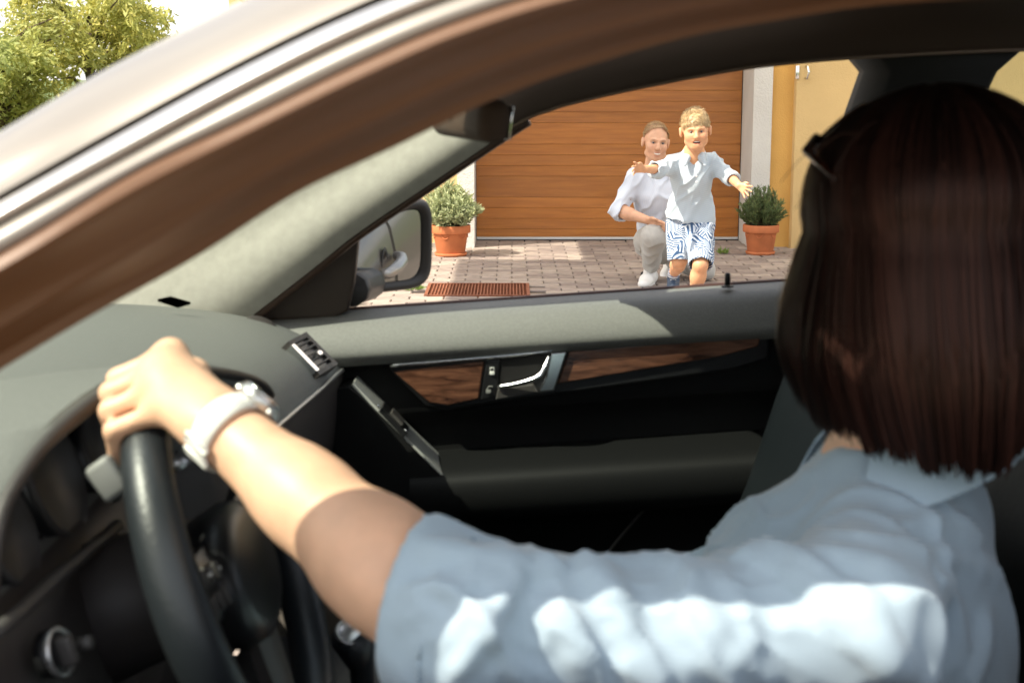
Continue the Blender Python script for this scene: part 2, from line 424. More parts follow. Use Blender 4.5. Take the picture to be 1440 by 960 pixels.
# weeds in the joints
m_weed = M('weed', (.16, .24, .05), .7, trans=.3)
for i, (px, py, s, lab) in enumerate(((497, 428, .07, 'tuft of weed in the paving close below the wing mirror'), (583, 408, .06, 'small weed sprouting left of the rusty grate'), (1018, 357, .045, 'low weed in the paving beside the rosemary pot'))):
    c = gnd(px, py); wr = empty('weed', c); tag(wr, lab, 'weed')
    random.seed(20+i)
    obj('leaves', *leaf_mass(26, lambda: (c+Vector((random.uniform(-.03, .03), random.uniform(-.02, .02), .002)), Vector((random.uniform(-1, 1), random.uniform(-1, 1), random.uniform(.3, 1.4)))), s, w=.3), m_weed, wr, False, recalc=False)

# ------------------------------------------------------------------ trees beyond, top left
m_bark = M('bark', (.11, .08, .05), .9, bump=(30, .5, .01))
def tree(c, h, cw, label, mats, seed, droop, nleaf=9000, ls=.11):
    random.seed(seed)
    root = empty('willow_tree', c); tag(root, label, 'tree', 'trees beyond the driveway')
    c = Vector(c)
    trunk = [tube([c+Vector((0, 0, -.1)), c+Vector((.05, 0, h*.25)), c+Vector((-.03, .05, h*.5)), c+Vector((.05, 0, h*.8))], [.13, .10, .07, .03], 8)]
    limbs = []
    for i in range(26):
        a = random.uniform(0, 2*math.pi); z0 = h*random.uniform(.22, .7); L = cw*.5*random.uniform(.6, 1.0)
        b = c+Vector((0, 0, z0)); e = b+Vector((math.cos(a)*L, math.sin(a)*L, h*random.uniform(.05, .33)))
        if e.z > c.z+h*.97: e.z = c.z+h*.97
        mm = (b+e)/2+Vector((0, 0, h*.06)); trunk.append(tube([b, mm, e], [.04, .022, .008], 5)); limbs.append((b, mm, e))
    obj('trunk', *join(*trunk), m_bark, root)
    sprays = []
    for i in range(240):
        b, mm, e = random.choice(limbs); t = random.uniform(.35, 1); p = b*(1-t)**2+mm*2*t*(1-t)+e*t*t
        p += Vector((random.gauss(0, .22), random.gauss(0, .22), random.gauss(0.05, .22)))*cw*.22
        sprays.append((p, Vector((random.gauss(0, .5), random.gauss(0, .5), random.uniform(-droop, 1)))))
    def fn():
        p, d = random.choice(sprays); t = random.uniform(0, 1)
        q = p+d*t*.45+Vector((random.gauss(0, .05), random.gauss(0, .05), random.gauss(0, .05)))-Vector((0, 0, t*t*droop*.25))
        return q, d*.7+Vector((random.uniform(-1, 1), random.uniform(-1, 1), random.uniform(-1.2, .6)))
    for mi, nn in ((0, nleaf), (1, nleaf//2)):
        f = obj('crown', *leaf_mass(nn, fn, ls, w=.32), mats[mi], root, False, recalc=False); tag(f, kind='stuff')
m_t1 = M('willow_leaf', (.42, .42, .12), .6, var=(1.5, .3), trans=.45); m_t1b = M('willow_leaf_gold', (.60, .55, .17), .6, trans=.45)
m_t2 = M('hedge_leaf', (.30, .34, .10), .6, var=(1.5, .3), trans=.4); m_t2b = M('hedge_leaf_light', (.42, .45, .16), .6, trans=.4)
tree((-6.55, 22.5, 0), 3.05, 3.0, 'tall golden willow, rightmost of the trees beside the car pillar', (m_t1, m_t1b), 31, .9, 12000)
tree((-7.5, 21.0, 0), 2.25, 2.2, 'low yellow green willow in the middle of the trees', (m_t1, m_t2b), 32, .8, 9000)
tree((-7.5, 18.8, 0), 1.85, 1.8, 'small pale green bush at the left frame edge, nearest of the trees', (m_t2, m_t2b), 33, .3, 8000)
tree((-9.3, 25.0, 0), 2.35, 2.6, 'round green tree at the far left behind the pale bush', (m_t2, m_t1), 34, .5, 9000)
# ------------------------------------------------------------------ the car
m_paint = M('silver_paint', (.25, .228, .200), .38, .25, coat=.35)
m_alu = M('satin_aluminium', (.62, .61, .60), .32, .85)
m_brown = M('flare_tinted_rubber_trim', (.125, .055, .021), .5, bump=(200, .08), spec=.5)  # brown base puts the lens flare's orange cast into dark rubber
m_brown2 = M('brown_pillar_cloth', (.055, .030, .017), .75, var=(30, .15), bump=(350, .25, .001))
m_head = M('headliner_cloth', (.035, .026, .020), .85, bump=(400, .25, .001))
m_pillar = M('grey_pillar_cloth', (.31, .295, .265), .82, var=(60, .10), bump=(500, .35, .001))
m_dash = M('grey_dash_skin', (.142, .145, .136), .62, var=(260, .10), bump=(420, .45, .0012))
m_dash2 = M('dash_shadow_charcoal', (.045, .038, .036), .55, bump=(420, .35, .001))
m_pad = M('grey_door_pad', (.165, .165, .157), .6, var=(220, .10), bump=(380, .45, .0012))
m_panel = M('black_door_skin', (.009, .009, .0092), .66, bump=(380, .3, .001), spec=.2)
m_plastic = M('black_plastic', (.010, .010, .011), .35)
m_leather = M('black_leather', (.016, .019, .022), .38, bump=(260, .35, .001))
m_seatl = M('seat_leather', (.005, .007, .0085), .5, bump=(220, .4, .001), spec=.2)
m_carpet = M('carpet', (.012, .012, .012), .95, bump=(500, .6))
m_wood = wood_mat('burr_walnut', (.030, .011, .007), (.20, .088, .050), (5, 1, 40), .22, 2.6, .8)
m_mirror = M('mirror_silver', (.50, .50, .49), .02, 1.0)
m_glass = glass_mat('clear_glass')
m_grey = M('light_grey_plastic', (.22, .22, .21), .5)
m_housing = M('mirror_housing', (.055, .05, .047), .5)
m_icon = M('white_print', (.75, .75, .72), .5)

CY = 1.63
car = empty('car', (0.5, CY, 0)); tag(car, 'silver sedan in the foreground seen through its open side window', 'car')
def mirrorY(p): return Vector((p[0], 2*CY-p[1], p[2]))
def ext(L):
    a, b = np.array(L[0], float), np.array(L[1], float)
    return [tuple(a+2.7*(a-b))]+list(L)
B0 = ext([(-260, 335), (0, 185), (150, 97), (300, 22), (420, -36), (560, -94), (740, -150), (1000, -200), (1450, -245), (2600, -262)])
B1 = ext([(-220, 398), (0, 273), (160, 182), (320, 95), (480, 17), (625, -40), (785, -88), (1020, -132), (1450, -172), (2600, -190)])
B2 = ext([(-205, 428), (12, 304), (172, 217), (333, 130), (490, 52), (632, -6), (792, -55), (1028, -98), (1450, -136), (2600, -152)])
B3 = ext([(-190, 462), (30, 338), (190, 241), (346, 166), (500, 90), (640, 30), (800, -19), (1033, -62), (1450, -100), (2600, -116)])
B6 = ext([(-120, 592), (105, 457), (262, 369), (412, 274), (560, 204), (690, 142), (840, 88), (1060, 34), (1450, -6), (2600, -22)])
NS = 60
def line3(B, Y0, Y1):
    """the glasshouse narrows from the pillar foot (Y0) to the roof (Y1)"""
    out = []
    for i, p in enumerate(catmull(B, NS)):
        s = min(1, max(0, (i/(NS-1)-.12)/.27)); s = s*s*(3-2*s); out.append(at(p[0], p[1], Y0+(Y1-Y0)*s))
    return out
def lerpl(A, Bb, t): return [a*(1-t)+b*t for a, b in zip(A, Bb)]
def band(name, A, Bb, bulge, mat, thick, parent=car, n=7, prof=None, both=False):
    """strip between two 3D polylines, bulging towards -Y"""
    rows = []
    for a, b in zip(A, Bb):
        row = []
        for j in range(n):
            t = j/(n-1); q = a*(1-t)+b*t
            off = bulge*math.sin(math.pi*t) if prof is None else np.interp(t, prof[0], prof[1])
            row.append(q+Vector((0, -off, 0)))
        rows.append(row)
    o = slab(rows, thick, mat, name, parent, (0, 1, 0))
    if both:
        slab([[mirrorY(p) for p in r] for r in rows], -thick, mat, name, parent, (0, 1, 0))
    return o
b0 = line3(B0, .905, .985); b1 = line3(B1, .855, .905)
b1b = line3([(x+4, y+9) for x, y in B1], .838, .885); b2 = line3(B2, .825, .868)
b2b = line3([(x+3, y+6) for x, y in B2], .825, .868); b3 = line3(B3, .820, .862)
b3b = line3([(x+1, y+3) for x, y in B3], .815, .855); b6 = line3(B6, .885, .95)
band('side_rail', b0, b1, .014, m_paint, .012, both=True)
dfr = band('window_frame', b1b, b2, .008, m_alu, .01, both=True)
band('window_frame_trim', b2b, b3, .004, m_paint, .01, both=True)
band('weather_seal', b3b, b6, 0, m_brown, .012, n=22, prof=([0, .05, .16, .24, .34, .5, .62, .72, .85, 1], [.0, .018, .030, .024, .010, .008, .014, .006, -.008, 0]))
band('seam_backing', lerpl(b0, b1, .5), lerpl(b3, b6, .3), 0, M('seam_dark', (.10, .045, .02), .7), .006).location.y += .03
# near inner pillar lining, just inside the seal
in0 = [p+Vector((.0, .012, .0)) for p in b6]; in1 = [p+Vector((-.01, .022, .04)) for p in b6]
band('pillar_lining', in1, in0, .01, m_brown2, .01)

# windscreen, roof and headliner between the two sides
split = max(i for i, p in enumerate(b0) if p.x < .07)
def span(p, q, n, bow, crown):
    return [p.lerp(q, j/(n-1))+Vector((-bow*(1-(2*j/(n-1)-1)**2), 0, crown*(1-(2*j/(n-1)-1)**2))) for j in range(n)]
ws = [span(p, mirrorY(p), 13, .07, .02) for p in b0[:split+1]]
slab(ws, .004, m_glass, 'windscreen', car, (0, 0, -1))
rf = [span(p, mirrorY(p), 13, .07*max(0, 1-(i/6)), .02+.03*min(1, i/8)) for i, p in enumerate(b0[split:])]
rf = [[Vector((min(q.x, 2.6), q.y, q.z)) for q in r] for r in rf]
slab(rf, .012, m_paint, 'roof', car, (0, 0, -1))
hl = [[q+Vector((.02, 0, -.035)) for q in span(p+Vector((0, .04, -.02)), mirrorY(p+Vector((0, .04, -.02))), 13, .06*max(0, 1-(i/6)), .02+.02*min(1, i/8))] for i, p in enumerate(b0[split:])]
slab(hl, .008, m_head, 'headliner', car, (0, 0, -1))
# header beam
slab([span(p, mirrorY(p), 13, .07, .02) for p in (b0[split-1]+Vector((0, .03, -.012)), b0[split+3]+Vector((0, .03, -.03)))], .03, m_head, 'header', car, (0, 0, -1))

# far A pillar lining and far roof rail
Lp = [(190, 572), (300, 486), (352, 446), (440, 378), (500, 330), (600, 262), (690, 201), (742, 167)]
LY = [2.36, 2.35, 2.34, 2.325, 2.315, 2.29, 2.265, 2.25]
P2 = [at(*p, y) for p, y in zip(Lp, LY)]
P2 = [Vector(p) for p in catmull(P2, 30)]
rows = []
for i, p in enumerate(P2):
    f = i/29; up = Vector((-.075, .02, .125))*(1-.45*f)*(1+.9*(1-f)**4)
    row = []
    for j in range(10):
        t = j/9; q = p+up*t; b = .028*math.sin(math.pi*min(1, t*1.25))*(1-.4*f)
        q += Vector((.2, -.9, -.1))*b
        row.append(q)
    near_b = min(b0, key=lambda q_: abs(q_.x-row[-1].x)); e_ = mirrorY(near_b)
    row += [row[-1].lerp(e_, .3), row[-1].lerp(e_, .65), e_]
    rows.append(row)
slab(rows, .012, m_pillar, 'pillar_lining', car, (0, 1, 0))
obj('window_seal', *tube([p+Vector((.002, .012, -.004)) for p in P2], .0075, 8), M('brown_seal', (.05, .022, .012), .5), car)
Lr = [(690, 197), (742, 167), (775, 155), (800, 147), (900, 124), (1040, 98), (1140, 87), (1240, 80), (1440, 71), (1900, 60)]
P3 = [Vector(p) for p in catmull([at(*p, 2.25) for p in Lr], 40)]
m_rail = M('rail_lining', (.07, .045, .032), .6, bump=(400, .2, .001))
rows = []
for p in P3:
    rows.append([p+Vector((0, y, z)) for y, z in ((.02, .004), (.006, .0), (-.004, .003), (-.012, .010), (-.03, .028), (-.06, .048), (-.12, .075), (-.2, .10))])
slab(rows, .006, m_rail, 'roof_rail_lining', car, (0, 0, 1))
obj('lip', *tube([p+Vector((0, -.002, .001)) for p in P3], .0035, 6), M('rail_lip', (.18, .12, .09), .4), car)

vis = empty('added_sun_visor', (-.03, 1.27, 1.34), car)  # added out of sight to keep sun off the driver's chest
obj('added_visor_flap', *rbox((.25, .54, .016), .007, Matrix.Rotation(math.radians(-24), 3, 'Y'), (-.08, 1.25, 1.322)), m_head, vis)
obj('added_visor_hinge', *tube([(.035, 1.07, 1.372), (.035, 1.47, 1.372)], .008, 8), m_head, vis)
# interior mirror with its foot on the windscreen header
imc = Vector((-.048, 1.60, 1.256)); imr = Matrix.Rotation(math.radians(16), 3, 'Z') @ Matrix.Rotation(math.radians(6), 3, 'Y')
im = empty('interior_mirror', imc, car)
obj('housing', *rbox((.036, .23, .046), .015, imr, imc, 4), m_brown2, im)
obj('glass', *rbox((.003, .215, .036), .001, imr, imc+imr @ Vector((.0186, 0, 0))), m_mirror, im)
obj('stem', *tube([imc+Vector((-.02, 0, .01)), imc+Vector((-.03, .02, .05)), imc+Vector((-.01, .03, .095))], [.012, .010, .014], 8), m_brown2, im)

# ---- dashboard
secs = {  # Y: points (x, z)
 .92: [(-.86, .93), (-.66, .945), (-.55, .945), (-.46, .925), (-.41, .895), (-.385, .845), (-.37, .72), (-.45, .45)],
 1.03: [(-.87, .945), (-.68, .955), (-.57, .955), (-.50, .94), (-.42, .900), (-.39, .845), (-.37, .72), (-.45, .45)],
 1.08: [(-.88, .95), (-.68, .96), (-.60, .958), (-.54, .94), (-.46, .895), (-.395, .865), (-.37, .72), (-.45, .45)],
 1.49: [(-.90, .957), (-.68, .965), (-.60, .962), (-.54, .945), (-.46, .895), (-.395, .865), (-.37, .72), (-.45, .45)],
 1.56: [(-.90, .957), (-.68, .965), (-.56, .962), (-.44, .945), (-.37, .905), (-.34, .84), (-.34, .70), (-.42, .45)],
 1.80: [(-.90, .957), (-.68, .962), (-.52, .955), (-.40, .93), (-.33, .885), (-.305, .815), (-.315, .68), (-.42, .45)],
 2.10: [(-.87, .952), (-.65, .95), (-.48, .938), (-.36, .905), (-.305, .86), (-.292, .805), (-.31, .66), (-.42, .45)],
 2.26: [(-.84, .945), (-.62, .942), (-.45, .925), (-.345, .89), (-.296, .845), (-.287, .80), (-.31, .65), (-.42, .45)],
 2.36: [(-.82, .93), (-.60, .925), (-.44, .905), (-.345, .87), (-.296, .83), (-.287, .79), (-.31, .64), (-.42, .45)],
}
ys = sorted(secs); fine = []
for a, b in zip(ys[:-1], ys[1:]):
    nn = max(2, int((b-a)/.03))
    for k in range(nn): fine.append(a+(b-a)*k/nn)
fine.append(ys[-1])
def dsec(y):
    c = np.array([[np.interp(y, ys, [secs[q][i][d] for q in ys]) for d in (0, 1)] for i in range(8)])
    return c
rows = []; rows2 = []
for y in fine:
    c = catmull(dsec(y), 36)
    rows.append([Vector((x, y, z)) for x, z in c[:24]]); rows2.append([Vector((x, y, z)) for x, z in c[23:]])
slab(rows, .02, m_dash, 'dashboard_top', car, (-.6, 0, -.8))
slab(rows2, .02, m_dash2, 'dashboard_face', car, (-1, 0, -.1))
# bright trim seam along the edge of the dash
def dpt(y, t, up=.003):
    c = catmull(dsec(y), 36); i = min(int(t*35), 34); f = t*35-i; p = c[i]*(1-f)+c[i+1]*f
    return Vector((p[0]+up, y, p[1]+up*.7))
obj('trim_seam', *tube([dpt(y, .655) for y in np.linspace(1.62, 2.34, 20)], .0035, 6), m_alu, car)
# instrument hood
edge = [(1.035, .915, -.405), (1.05, .955, -.405), (1.075, .985, -.402), (1.13, 1.013, -.39), (1.20, 1.028, -.376), (1.27, 1.033, -.363), (1.34, 1.028, -.352), (1.42, 1.015, -.34), (1.52, .992, -.325), (1.62, .965, -.315), (1.72, .935, -.315), (1.80, .905, -.32)]
E = catmull(edge, 40); rows = []
for k, (y, z, x) in enumerate(E):
    s = (y-1.295)/.26; base = Vector((-.66-.04*max(0, 1-s*s), y, .952)); rim = Vector((x, y, z)); row = []
    for j in range(10):
        t = j/9; p = base.lerp(rim, t); p.z += .018*math.sin(math.pi*t)*max(0, 1-s*s); row.append(p)
    row.append(rim+Vector((.008, 0, -.006))); row.append(rim+Vector((.004, 0, -.016))); row.append(rim+Vector((-.03, 0, -.02)))
    rows.append(row)
hood_o = slab(rows, .004, m_dash, 'instrument_hood', car, (0, 0, -1))
obj('hood_edge', *tube([Vector((x+.007, y, z-.008)) for y, z, x in E], .006, 8), m_dash2, hood_o)
# dark sides inside the hood and the gauge plate
rows = [[Vector((x-.01, y, z-.016)), Vector((x-.06, y, z-.03)), Vector((-.485, 1.295+(y-1.295)*.95, max(.86, z-.035)))] for y, z, x in E]
slab(rows, .003, m_plastic, 'instrument_shroud', car, (0, 0, 1))
gp = empty('instrument_cluster', (-.47, 1.295, .93), car)
def gpt(y, z): return Vector((-.425-(z-.86)*.32, y, z))
bp = [gpt(*q) for q in ((1.06, .855), (1.52, .855), (1.52, .91), (1.42, .965), (1.28, .99), (1.14, .97), (1.06, .92))]
obj('backplate', bp+[q-Vector((.01, 0, 0)) for q in bp], [tuple(range(7)), tuple(reversed(range(7, 14)))]+[(i, i+7, (i+1) % 7+7, (i+1) % 7) for i in range(7)], m_plastic, gp, False)
GM = axis_matrix(Vector((.95, 0, .31)))
m_face = M('dial_face', (.01, .01, .011), .4)
for gy, gz, gr in ((1.16, .915, .046), (1.295, .93, .062), (1.43, .915, .046)):
    c = gpt(gy, gz)+Vector((.004, 0, 0))
    g_ = obj('gauge', *lathe([(.001, 0), (gr*.86, 0), (gr*.9, .012), (gr, .014), (gr*1.04, .004), (gr*1.04, -.004)], 40, GM, c), m_face, gp)
    obj('bezel', *lathe([(gr*.93, .0125), (gr*.97, .017), (gr*1.02, .013), (gr*1.0, .008)], 40, GM, c), m_housing, gp)
    ticks = []
    for a in np.linspace(-.75*math.pi, .75*math.pi, 25):
        d = Vector((math.sin(a), math.cos(a), 0))
        p = c+GM @ (d*gr*.68+Vector((0, 0, .002))); q = c+GM @ (d*gr*.8+Vector((0, 0, .002)))
        ticks.append(tube([p, q], .0011, 4))
    ticks.append(tube([c+GM @ Vector((0, 0, .006)), c+GM @ Vector((-gr*.5, -gr*.4, .006))], [.003, .001], 5))
    obj('dial_marks', *join(*ticks), m_icon, gp)
# satin band under the cluster and the light switch
obj('dash_trim', *tube([Vector((x, y, z)) for x, y, z in ((-.392, .99, .889), (-.388, 1.06, .887), (-.385, 1.14, .886), (-.38, 1.22, .884), (-.375, 1.30, .882))], [.006, .0065, .0065, .006, .006], 8), m_housing, car)
obj('dash_trim', *rbox((.012, .30, .045), .005, Matrix.Rotation(math.radians(-35), 3, 'Y'), (-.43, 1.14, .878), 3), M('dark_satin', (.16, .15, .14), .25, .7), car)
kc = at(75, 918, 1.07); KM = axis_matrix(Vector((.93, -.15, .25)))
ls = empty('light_switch', kc, car)
obj('dial', *lathe([(.001, -.006), (.0195, -.006), (.0195, .004), (.017, .006), (.001, .006)], 28, KM, kc), m_plastic, ls)
obj('ring', *lathe([(.0165, .005), (.019, .009), (.0205, .006), (.019, .002)], 28, KM, kc), m_alu, ls)
obj('knob', *rbox((.011, .024, .014), .003, KM, kc+KM @ Vector((0, 0, .012))), m_housing, ls)
kc2 = at(110, 906, 1.09)
obj('light_button', *lathe([(.001, 0), (.006, 0), (.006, .012), (.001, .013)], 14, KM, kc2), m_housing, car)
obj('switch_panel', *rbox((.02, .20, .13), .01, Matrix.Rotation(math.radians(-12), 3, 'Y'), (-.405, 1.10, .815), 3), m_plastic, car)
# air vent at the far end of the dash
vq = [at(403, 489, 2.12), at(425, 477, 2.19), at(464, 516, 2.19), at(442, 529, 2.12)]
vn = (vq[1]-vq[0]).cross(vq[2]-vq[1]).normalized()
if vn.dot(Vector((0, 0, CAMZ))-vq[0]) < 0: vn = -vn
vent = empty('air_vent', sum(vq, Vector())/4, car)
def qp(u, v, h=0): return (vq[0].lerp(vq[3], u)).lerp(vq[1].lerp(vq[2], u), v)+vn*h
def qbox(u0, u1, v0, v1, h0, h1):
    V = [qp(u, v, h) for h in (h0, h1) for u, v in ((u0, v0), (u1, v0), (u1, v1), (u0, v1))]
    return V, [(3, 2, 1, 0), (4, 5, 6, 7), (0, 1, 5, 4), (1, 2, 6, 5), (2, 3, 7, 6), (3, 0, 4, 7)]
obj('cavity', *qbox(.06, .94, .08, .92, -.02, .006), m_plastic, vent, False)
obj('bezel', *join(qbox(-.08, 1.08, .92, 1.1, -.02, .011), qbox(-.08, .05, -.08, .92, -.02, .011), qbox(.95, 1.08, -.08, .92, -.02, .011)), m_dash2, vent, False)
obj('chrome_edge', *qbox(.05, .95, -.10, .06, -.02, .012), m_chrome, vent, False)
for i in range(5):
    u = .14+i*.165; obj('slat', *qbox(u, u+.035, .08, .92, .004, .012), m_housing, vent, False)
obj('thumb_wheel', *qbox(.56, .66, .4, .6, .008, .02), m_chrome, vent, False)
tw = at(365, 457, 2.27)
obj('speaker_grille', *lathe([(.001, .012), (.018, .012), (.026, .010), (.029, .004), (.027, 0)], 24, axis_matrix((.35, -.2, .9)), tw+Vector((0, 0, -.006))), m_dash2, car)
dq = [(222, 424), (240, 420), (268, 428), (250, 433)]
obj('painted_sticker_shadow', *[list(x) for x in ([at(*p, 2.17)+Vector((0, 0, h)) for h in (.0, .004) for p in dq], [(3, 2, 1, 0), (4, 5, 6, 7), (0, 1, 5, 4), (1, 2, 6, 5), (2, 3, 7, 6), (3, 0, 4, 7)])], m_dash2, car, False)  # flat dark strip standing in for a windscreen sticker's cast shadow

# ---- far (passenger) door
def zb_(x): return .9205+.0668*x
prof = [(2.43, -.05), (2.43, 0), (2.405, .004), (2.362, -.004), (2.338, -.026), (2.325, -.052), (2.328, -.066), (2.341, -.078), (2.353, -.084), (2.362, -.10),
        (2.366, -.165), (2.376, -.18), (2.392, -.21), (2.396, -.28)]
prof2 = [(2.40, -.246), (2.335, -.252), (2.287, -.262), (2.272, -.282), (2.272, -.318), (2.29, -.345), (2.34, -.36), (2.365, -.42), (2.368, -.60), (2.43, -.64)]
pdoor = empty('door', (.1, 2.40, .3), car); tag(pdoor, 'open windowed door on the far side with walnut trim')
xs_ = np.linspace(-.46, .50, 30)
def doorrows(pr, n, x0=-.46):
    pr = catmull([(a, b) for a, b in pr], n)
    return [[Vector((x+.04*max(0, -b-.1)*0, y, zb_(x)+b)) for y, b in pr] for x in np.linspace(x0, .50, 30)]
slab(doorrows(prof[:8], 26), .015, m_pad, 'belt_pad', pdoor, (0, 1, 0))
slab(doorrows(prof[7:], 22), .015, m_panel, 'upper_panel', pdoor, (0, 1, 0))
arm_o = slab(doorrows(prof2, 34, -.17), .015, M('shaded_armrest_skin', (.0045, .0048, .005), .6, bump=(380, .3, .001), spec=.2), 'armrest_panel', pdoor, (0, 1, 0))  # base colour darkened to stand for shade over the armrest
obj('window_slot_seal', *tube([Vector((x, 2.426, zb_(x)+.004)) for x in xs_], .0055, 8), M('seal_maroon', (.06, .02, .015), .5), pdoor)
m_shade = m_panel
def plate(name, poly, Y, thick, mat, parent, bev=0):
    P = [at(px, py, Y) for px, py in poly]; n = len(P)
    V = P+[p+Vector((0, thick, 0)) for p in P]
    F = [tuple(range(n)), tuple(reversed(range(n, 2*n)))]+[(i, i+n, (i+1) % n+n, (i+1) % n) for i in range(n)]
    o = obj(name, V, F, mat, parent, False)
    if bev:
        mod = o.modifiers.new('bevel', 'BEVEL'); mod.width = bev; mod.segments = 3; mod.limit_method = 'ANGLE'; mod.angle_limit = math.radians(50)
    return o
def tubepx(name, pts, Y, r, mat, parent, seg=8):
    return obj(name, *tube([Vector(p) for p in catmull([at(px, py, Y) for px, py in pts], max(2, len(pts)*4))], r, seg), mat, parent)
YW = 2.340
plate('trim_surround', [(545, 514), (590, 510), (776, 492), (1082, 463), (1080, 505), (1030, 520), (800, 552), (690, 567), (628, 577), (598, 570), (556, 528)], YW+.004, .03, m_plastic, pdoor, .004)
plate('wood_trim', [(553, 523), (681, 508), (673, 561), (630, 570), (604, 566)], YW-.002, .012, m_wood, pdoor, .0025)
plate('wood_trim', [(800, 495), (1070, 469), (1066, 487), (1010, 502), (783, 540)], YW-.002, .012, m_wood, pdoor, .0025)
tubepx('chrome_strip', [(549, 514), (620, 508), (700, 501), (776, 493)], YW-.004, .0032, m_chrome, pdoor)
sw = plate('lock_switch', [(684, 507), (703, 505), (698, 558), (676, 562)], YW-.004, .014, m_plastic, pdoor, .002)
for cy_, kind in ((521, 0), (547, 1)):
    cx_ = 692 if kind == 0 else 687
    c = at(cx_, cy_, YW-.006)
    body = rbox((.008, .003, .006), .0006, None, c+Vector((0, 0, -.004)))
    sh = tube([c+Vector((-.003, 0, -.001)), c+Vector((-.003 + kind*.004, 0, .005)), c+Vector((.003+kind*.004, 0, .005)), c+Vector((.003+kind*.003, 0, -.001+kind*.004))], .0009, 5)
    obj('lock_symbol', *join(body, sh), m_icon if kind == 0 else m_grey, sw)
plate('handle_recess', [(704, 504), (776, 496), (764, 531), (700, 545)], YW-.001, .016, M('recess_black', (.004, .003, .003), .7), pdoor, .002)
hnd = empty('handle', at(750, 530, YW-.02), pdoor)
obj('lever', *tube([Vector(p) for p in catmull([at(700, 544, YW-.008), at(725, 540, YW-.016), at(748, 534, YW-.022), at(760, 527, YW-.022), at(767, 515, YW-.018), at(773, 500, YW-.01)], 24)], [.0035+.002*math.sin(math.pi*i/23) for i in range(24)], 10), m_chrome, hnd)
plate('end_plate', [(775, 497), (797, 495), (779, 549), (757, 551), (768, 530)], YW-.010, .012, m_chrome, hnd, .002)
plate('lower_plate', [(700, 547), (750, 540), (757, 552), (697, 562)], YW-.006, .012, m_housing, hnd, .002)
lp = at(1023, 399, 2.385)
pin = empty('lock_pin', lp, pdoor)
obj('pin', *lathe([(.001, .022), (.0035, .022), (.005, .019), (.005, 0), (.001, 0)], 14, None, lp+Vector((0, 0, -.003))), m_plastic, pin)
obj('collar', *lathe([(.006, 0), (.011, .0005), (.0105, .003), (.006, .004)], 18, None, lp+Vector((0, 0, -.006))), m_housing, pin)
# slanted grip with the window switch at the front of the door
w0, w1 = Vector((-.305, 2.37, .80)), Vector((-.105, 2.37, .645))
def wedge(y0, y1, dz=0):
    P = [(-.33, .55), (-.33, .792+dz), (-.268, .80+dz), (-.255, .79+dz), (-.12, .652+dz), (-.10, .63+dz), (-.10, .55)]
    return loft([[(x, y, z) for x, z in P] for y in (y0, y1)])
gp_o = obj('grip_wedge', *wedge(2.285, 2.40), m_panel, pdoor, True, 40)
def gs(t, y, h=0): return Vector((-.266+.152*t+h*.7, y, .800-.158*t+h*.7))
obj('grip_strip', [gs(t, y, h) for h in (.001, .006) for t, y in ((0, 2.30), (1, 2.288), (1, 2.385), (0, 2.36))], [(3, 2, 1, 0), (4, 5, 6, 7), (0, 1, 5, 4), (1, 2, 6, 5), (2, 3, 7, 6), (3, 0, 4, 7)], M('silver_grip', (.5, .5, .48), .45, .3), pdoor, False)
wsw = obj('window_switch', [gs(t, y, h) for h in (.004, .013) for t, y in ((.28, 2.29), (.55, 2.285), (.55, 2.335), (.28, 2.34))], [(3, 2, 1, 0), (4, 5, 6, 7), (0, 1, 5, 4), (1, 2, 6, 5), (2, 3, 7, 6), (3, 0, 4, 7)], m_plastic, pdoor, False)
obj('switch_key', [gs(t, y, h) for h in (.012, .018) for t, y in ((.36, 2.297), (.48, 2.295), (.48, 2.325), (.36, 2.33))], [(3, 2, 1, 0), (4, 5, 6, 7), (0, 1, 5, 4), (1, 2, 6, 5), (2, 3, 7, 6), (3, 0, 4, 7)], m_housing, wsw, False)
obj('switch_tip', *lathe([(.001, 0), (.0035, 0), (.003, .003), (.001, .003)], 10, axis_matrix((.7, 0, .7)), gs(.25, 2.288, .010)), m_chrome, wsw)
obj('switch_tip', *lathe([(.001, 0), (.0045, 0), (.004, .003), (.001, .003)], 10, axis_matrix((.7, 0, .7)), gs(.53, 2.29, .013)), m_chrome, wsw)
# door pocket lines and outer skin
tubepx('pocket_edge', [(842, 792), (872, 755), (912, 708)], 2.345, .0028, m_housing, pdoor)
osk = []
for x in np.linspace(-.50, .52, 14):
    osk.append([Vector((x, y, z+.0668*x)) for y, z in ((2.44, .925), (2.463, .915), (2.482, .88), (2.497, .82), (2.505, .72), (2.505, .60), (2.49, .52), (2.495, .45), (2.47, .28))])
slab(osk, .006, m_paint, 'outer_skin', pdoor, (0, -1, 0))
oh = Vector((.395, 2.505, .845)); ohe = empty('outer_handle', oh, pdoor)
obj('bar', *tube([oh+Vector(v) for v in ((-.10, .0, .0), (-.085, .016, .003), (-.03, .024, .006), (.04, .024, .008), (.085, .016, .01), (.10, 0, .01))], [.011, .013, .014, .014, .013, .011], 10), m_alu, ohe)
obj('cup', *lathe([(.001, -.004), (.03, -.002), (.042, .003), (.045, .0)], 24, axis_matrix((0, 1, 0)), oh+Vector((0, -.012, 0))), m_housing, ohe)

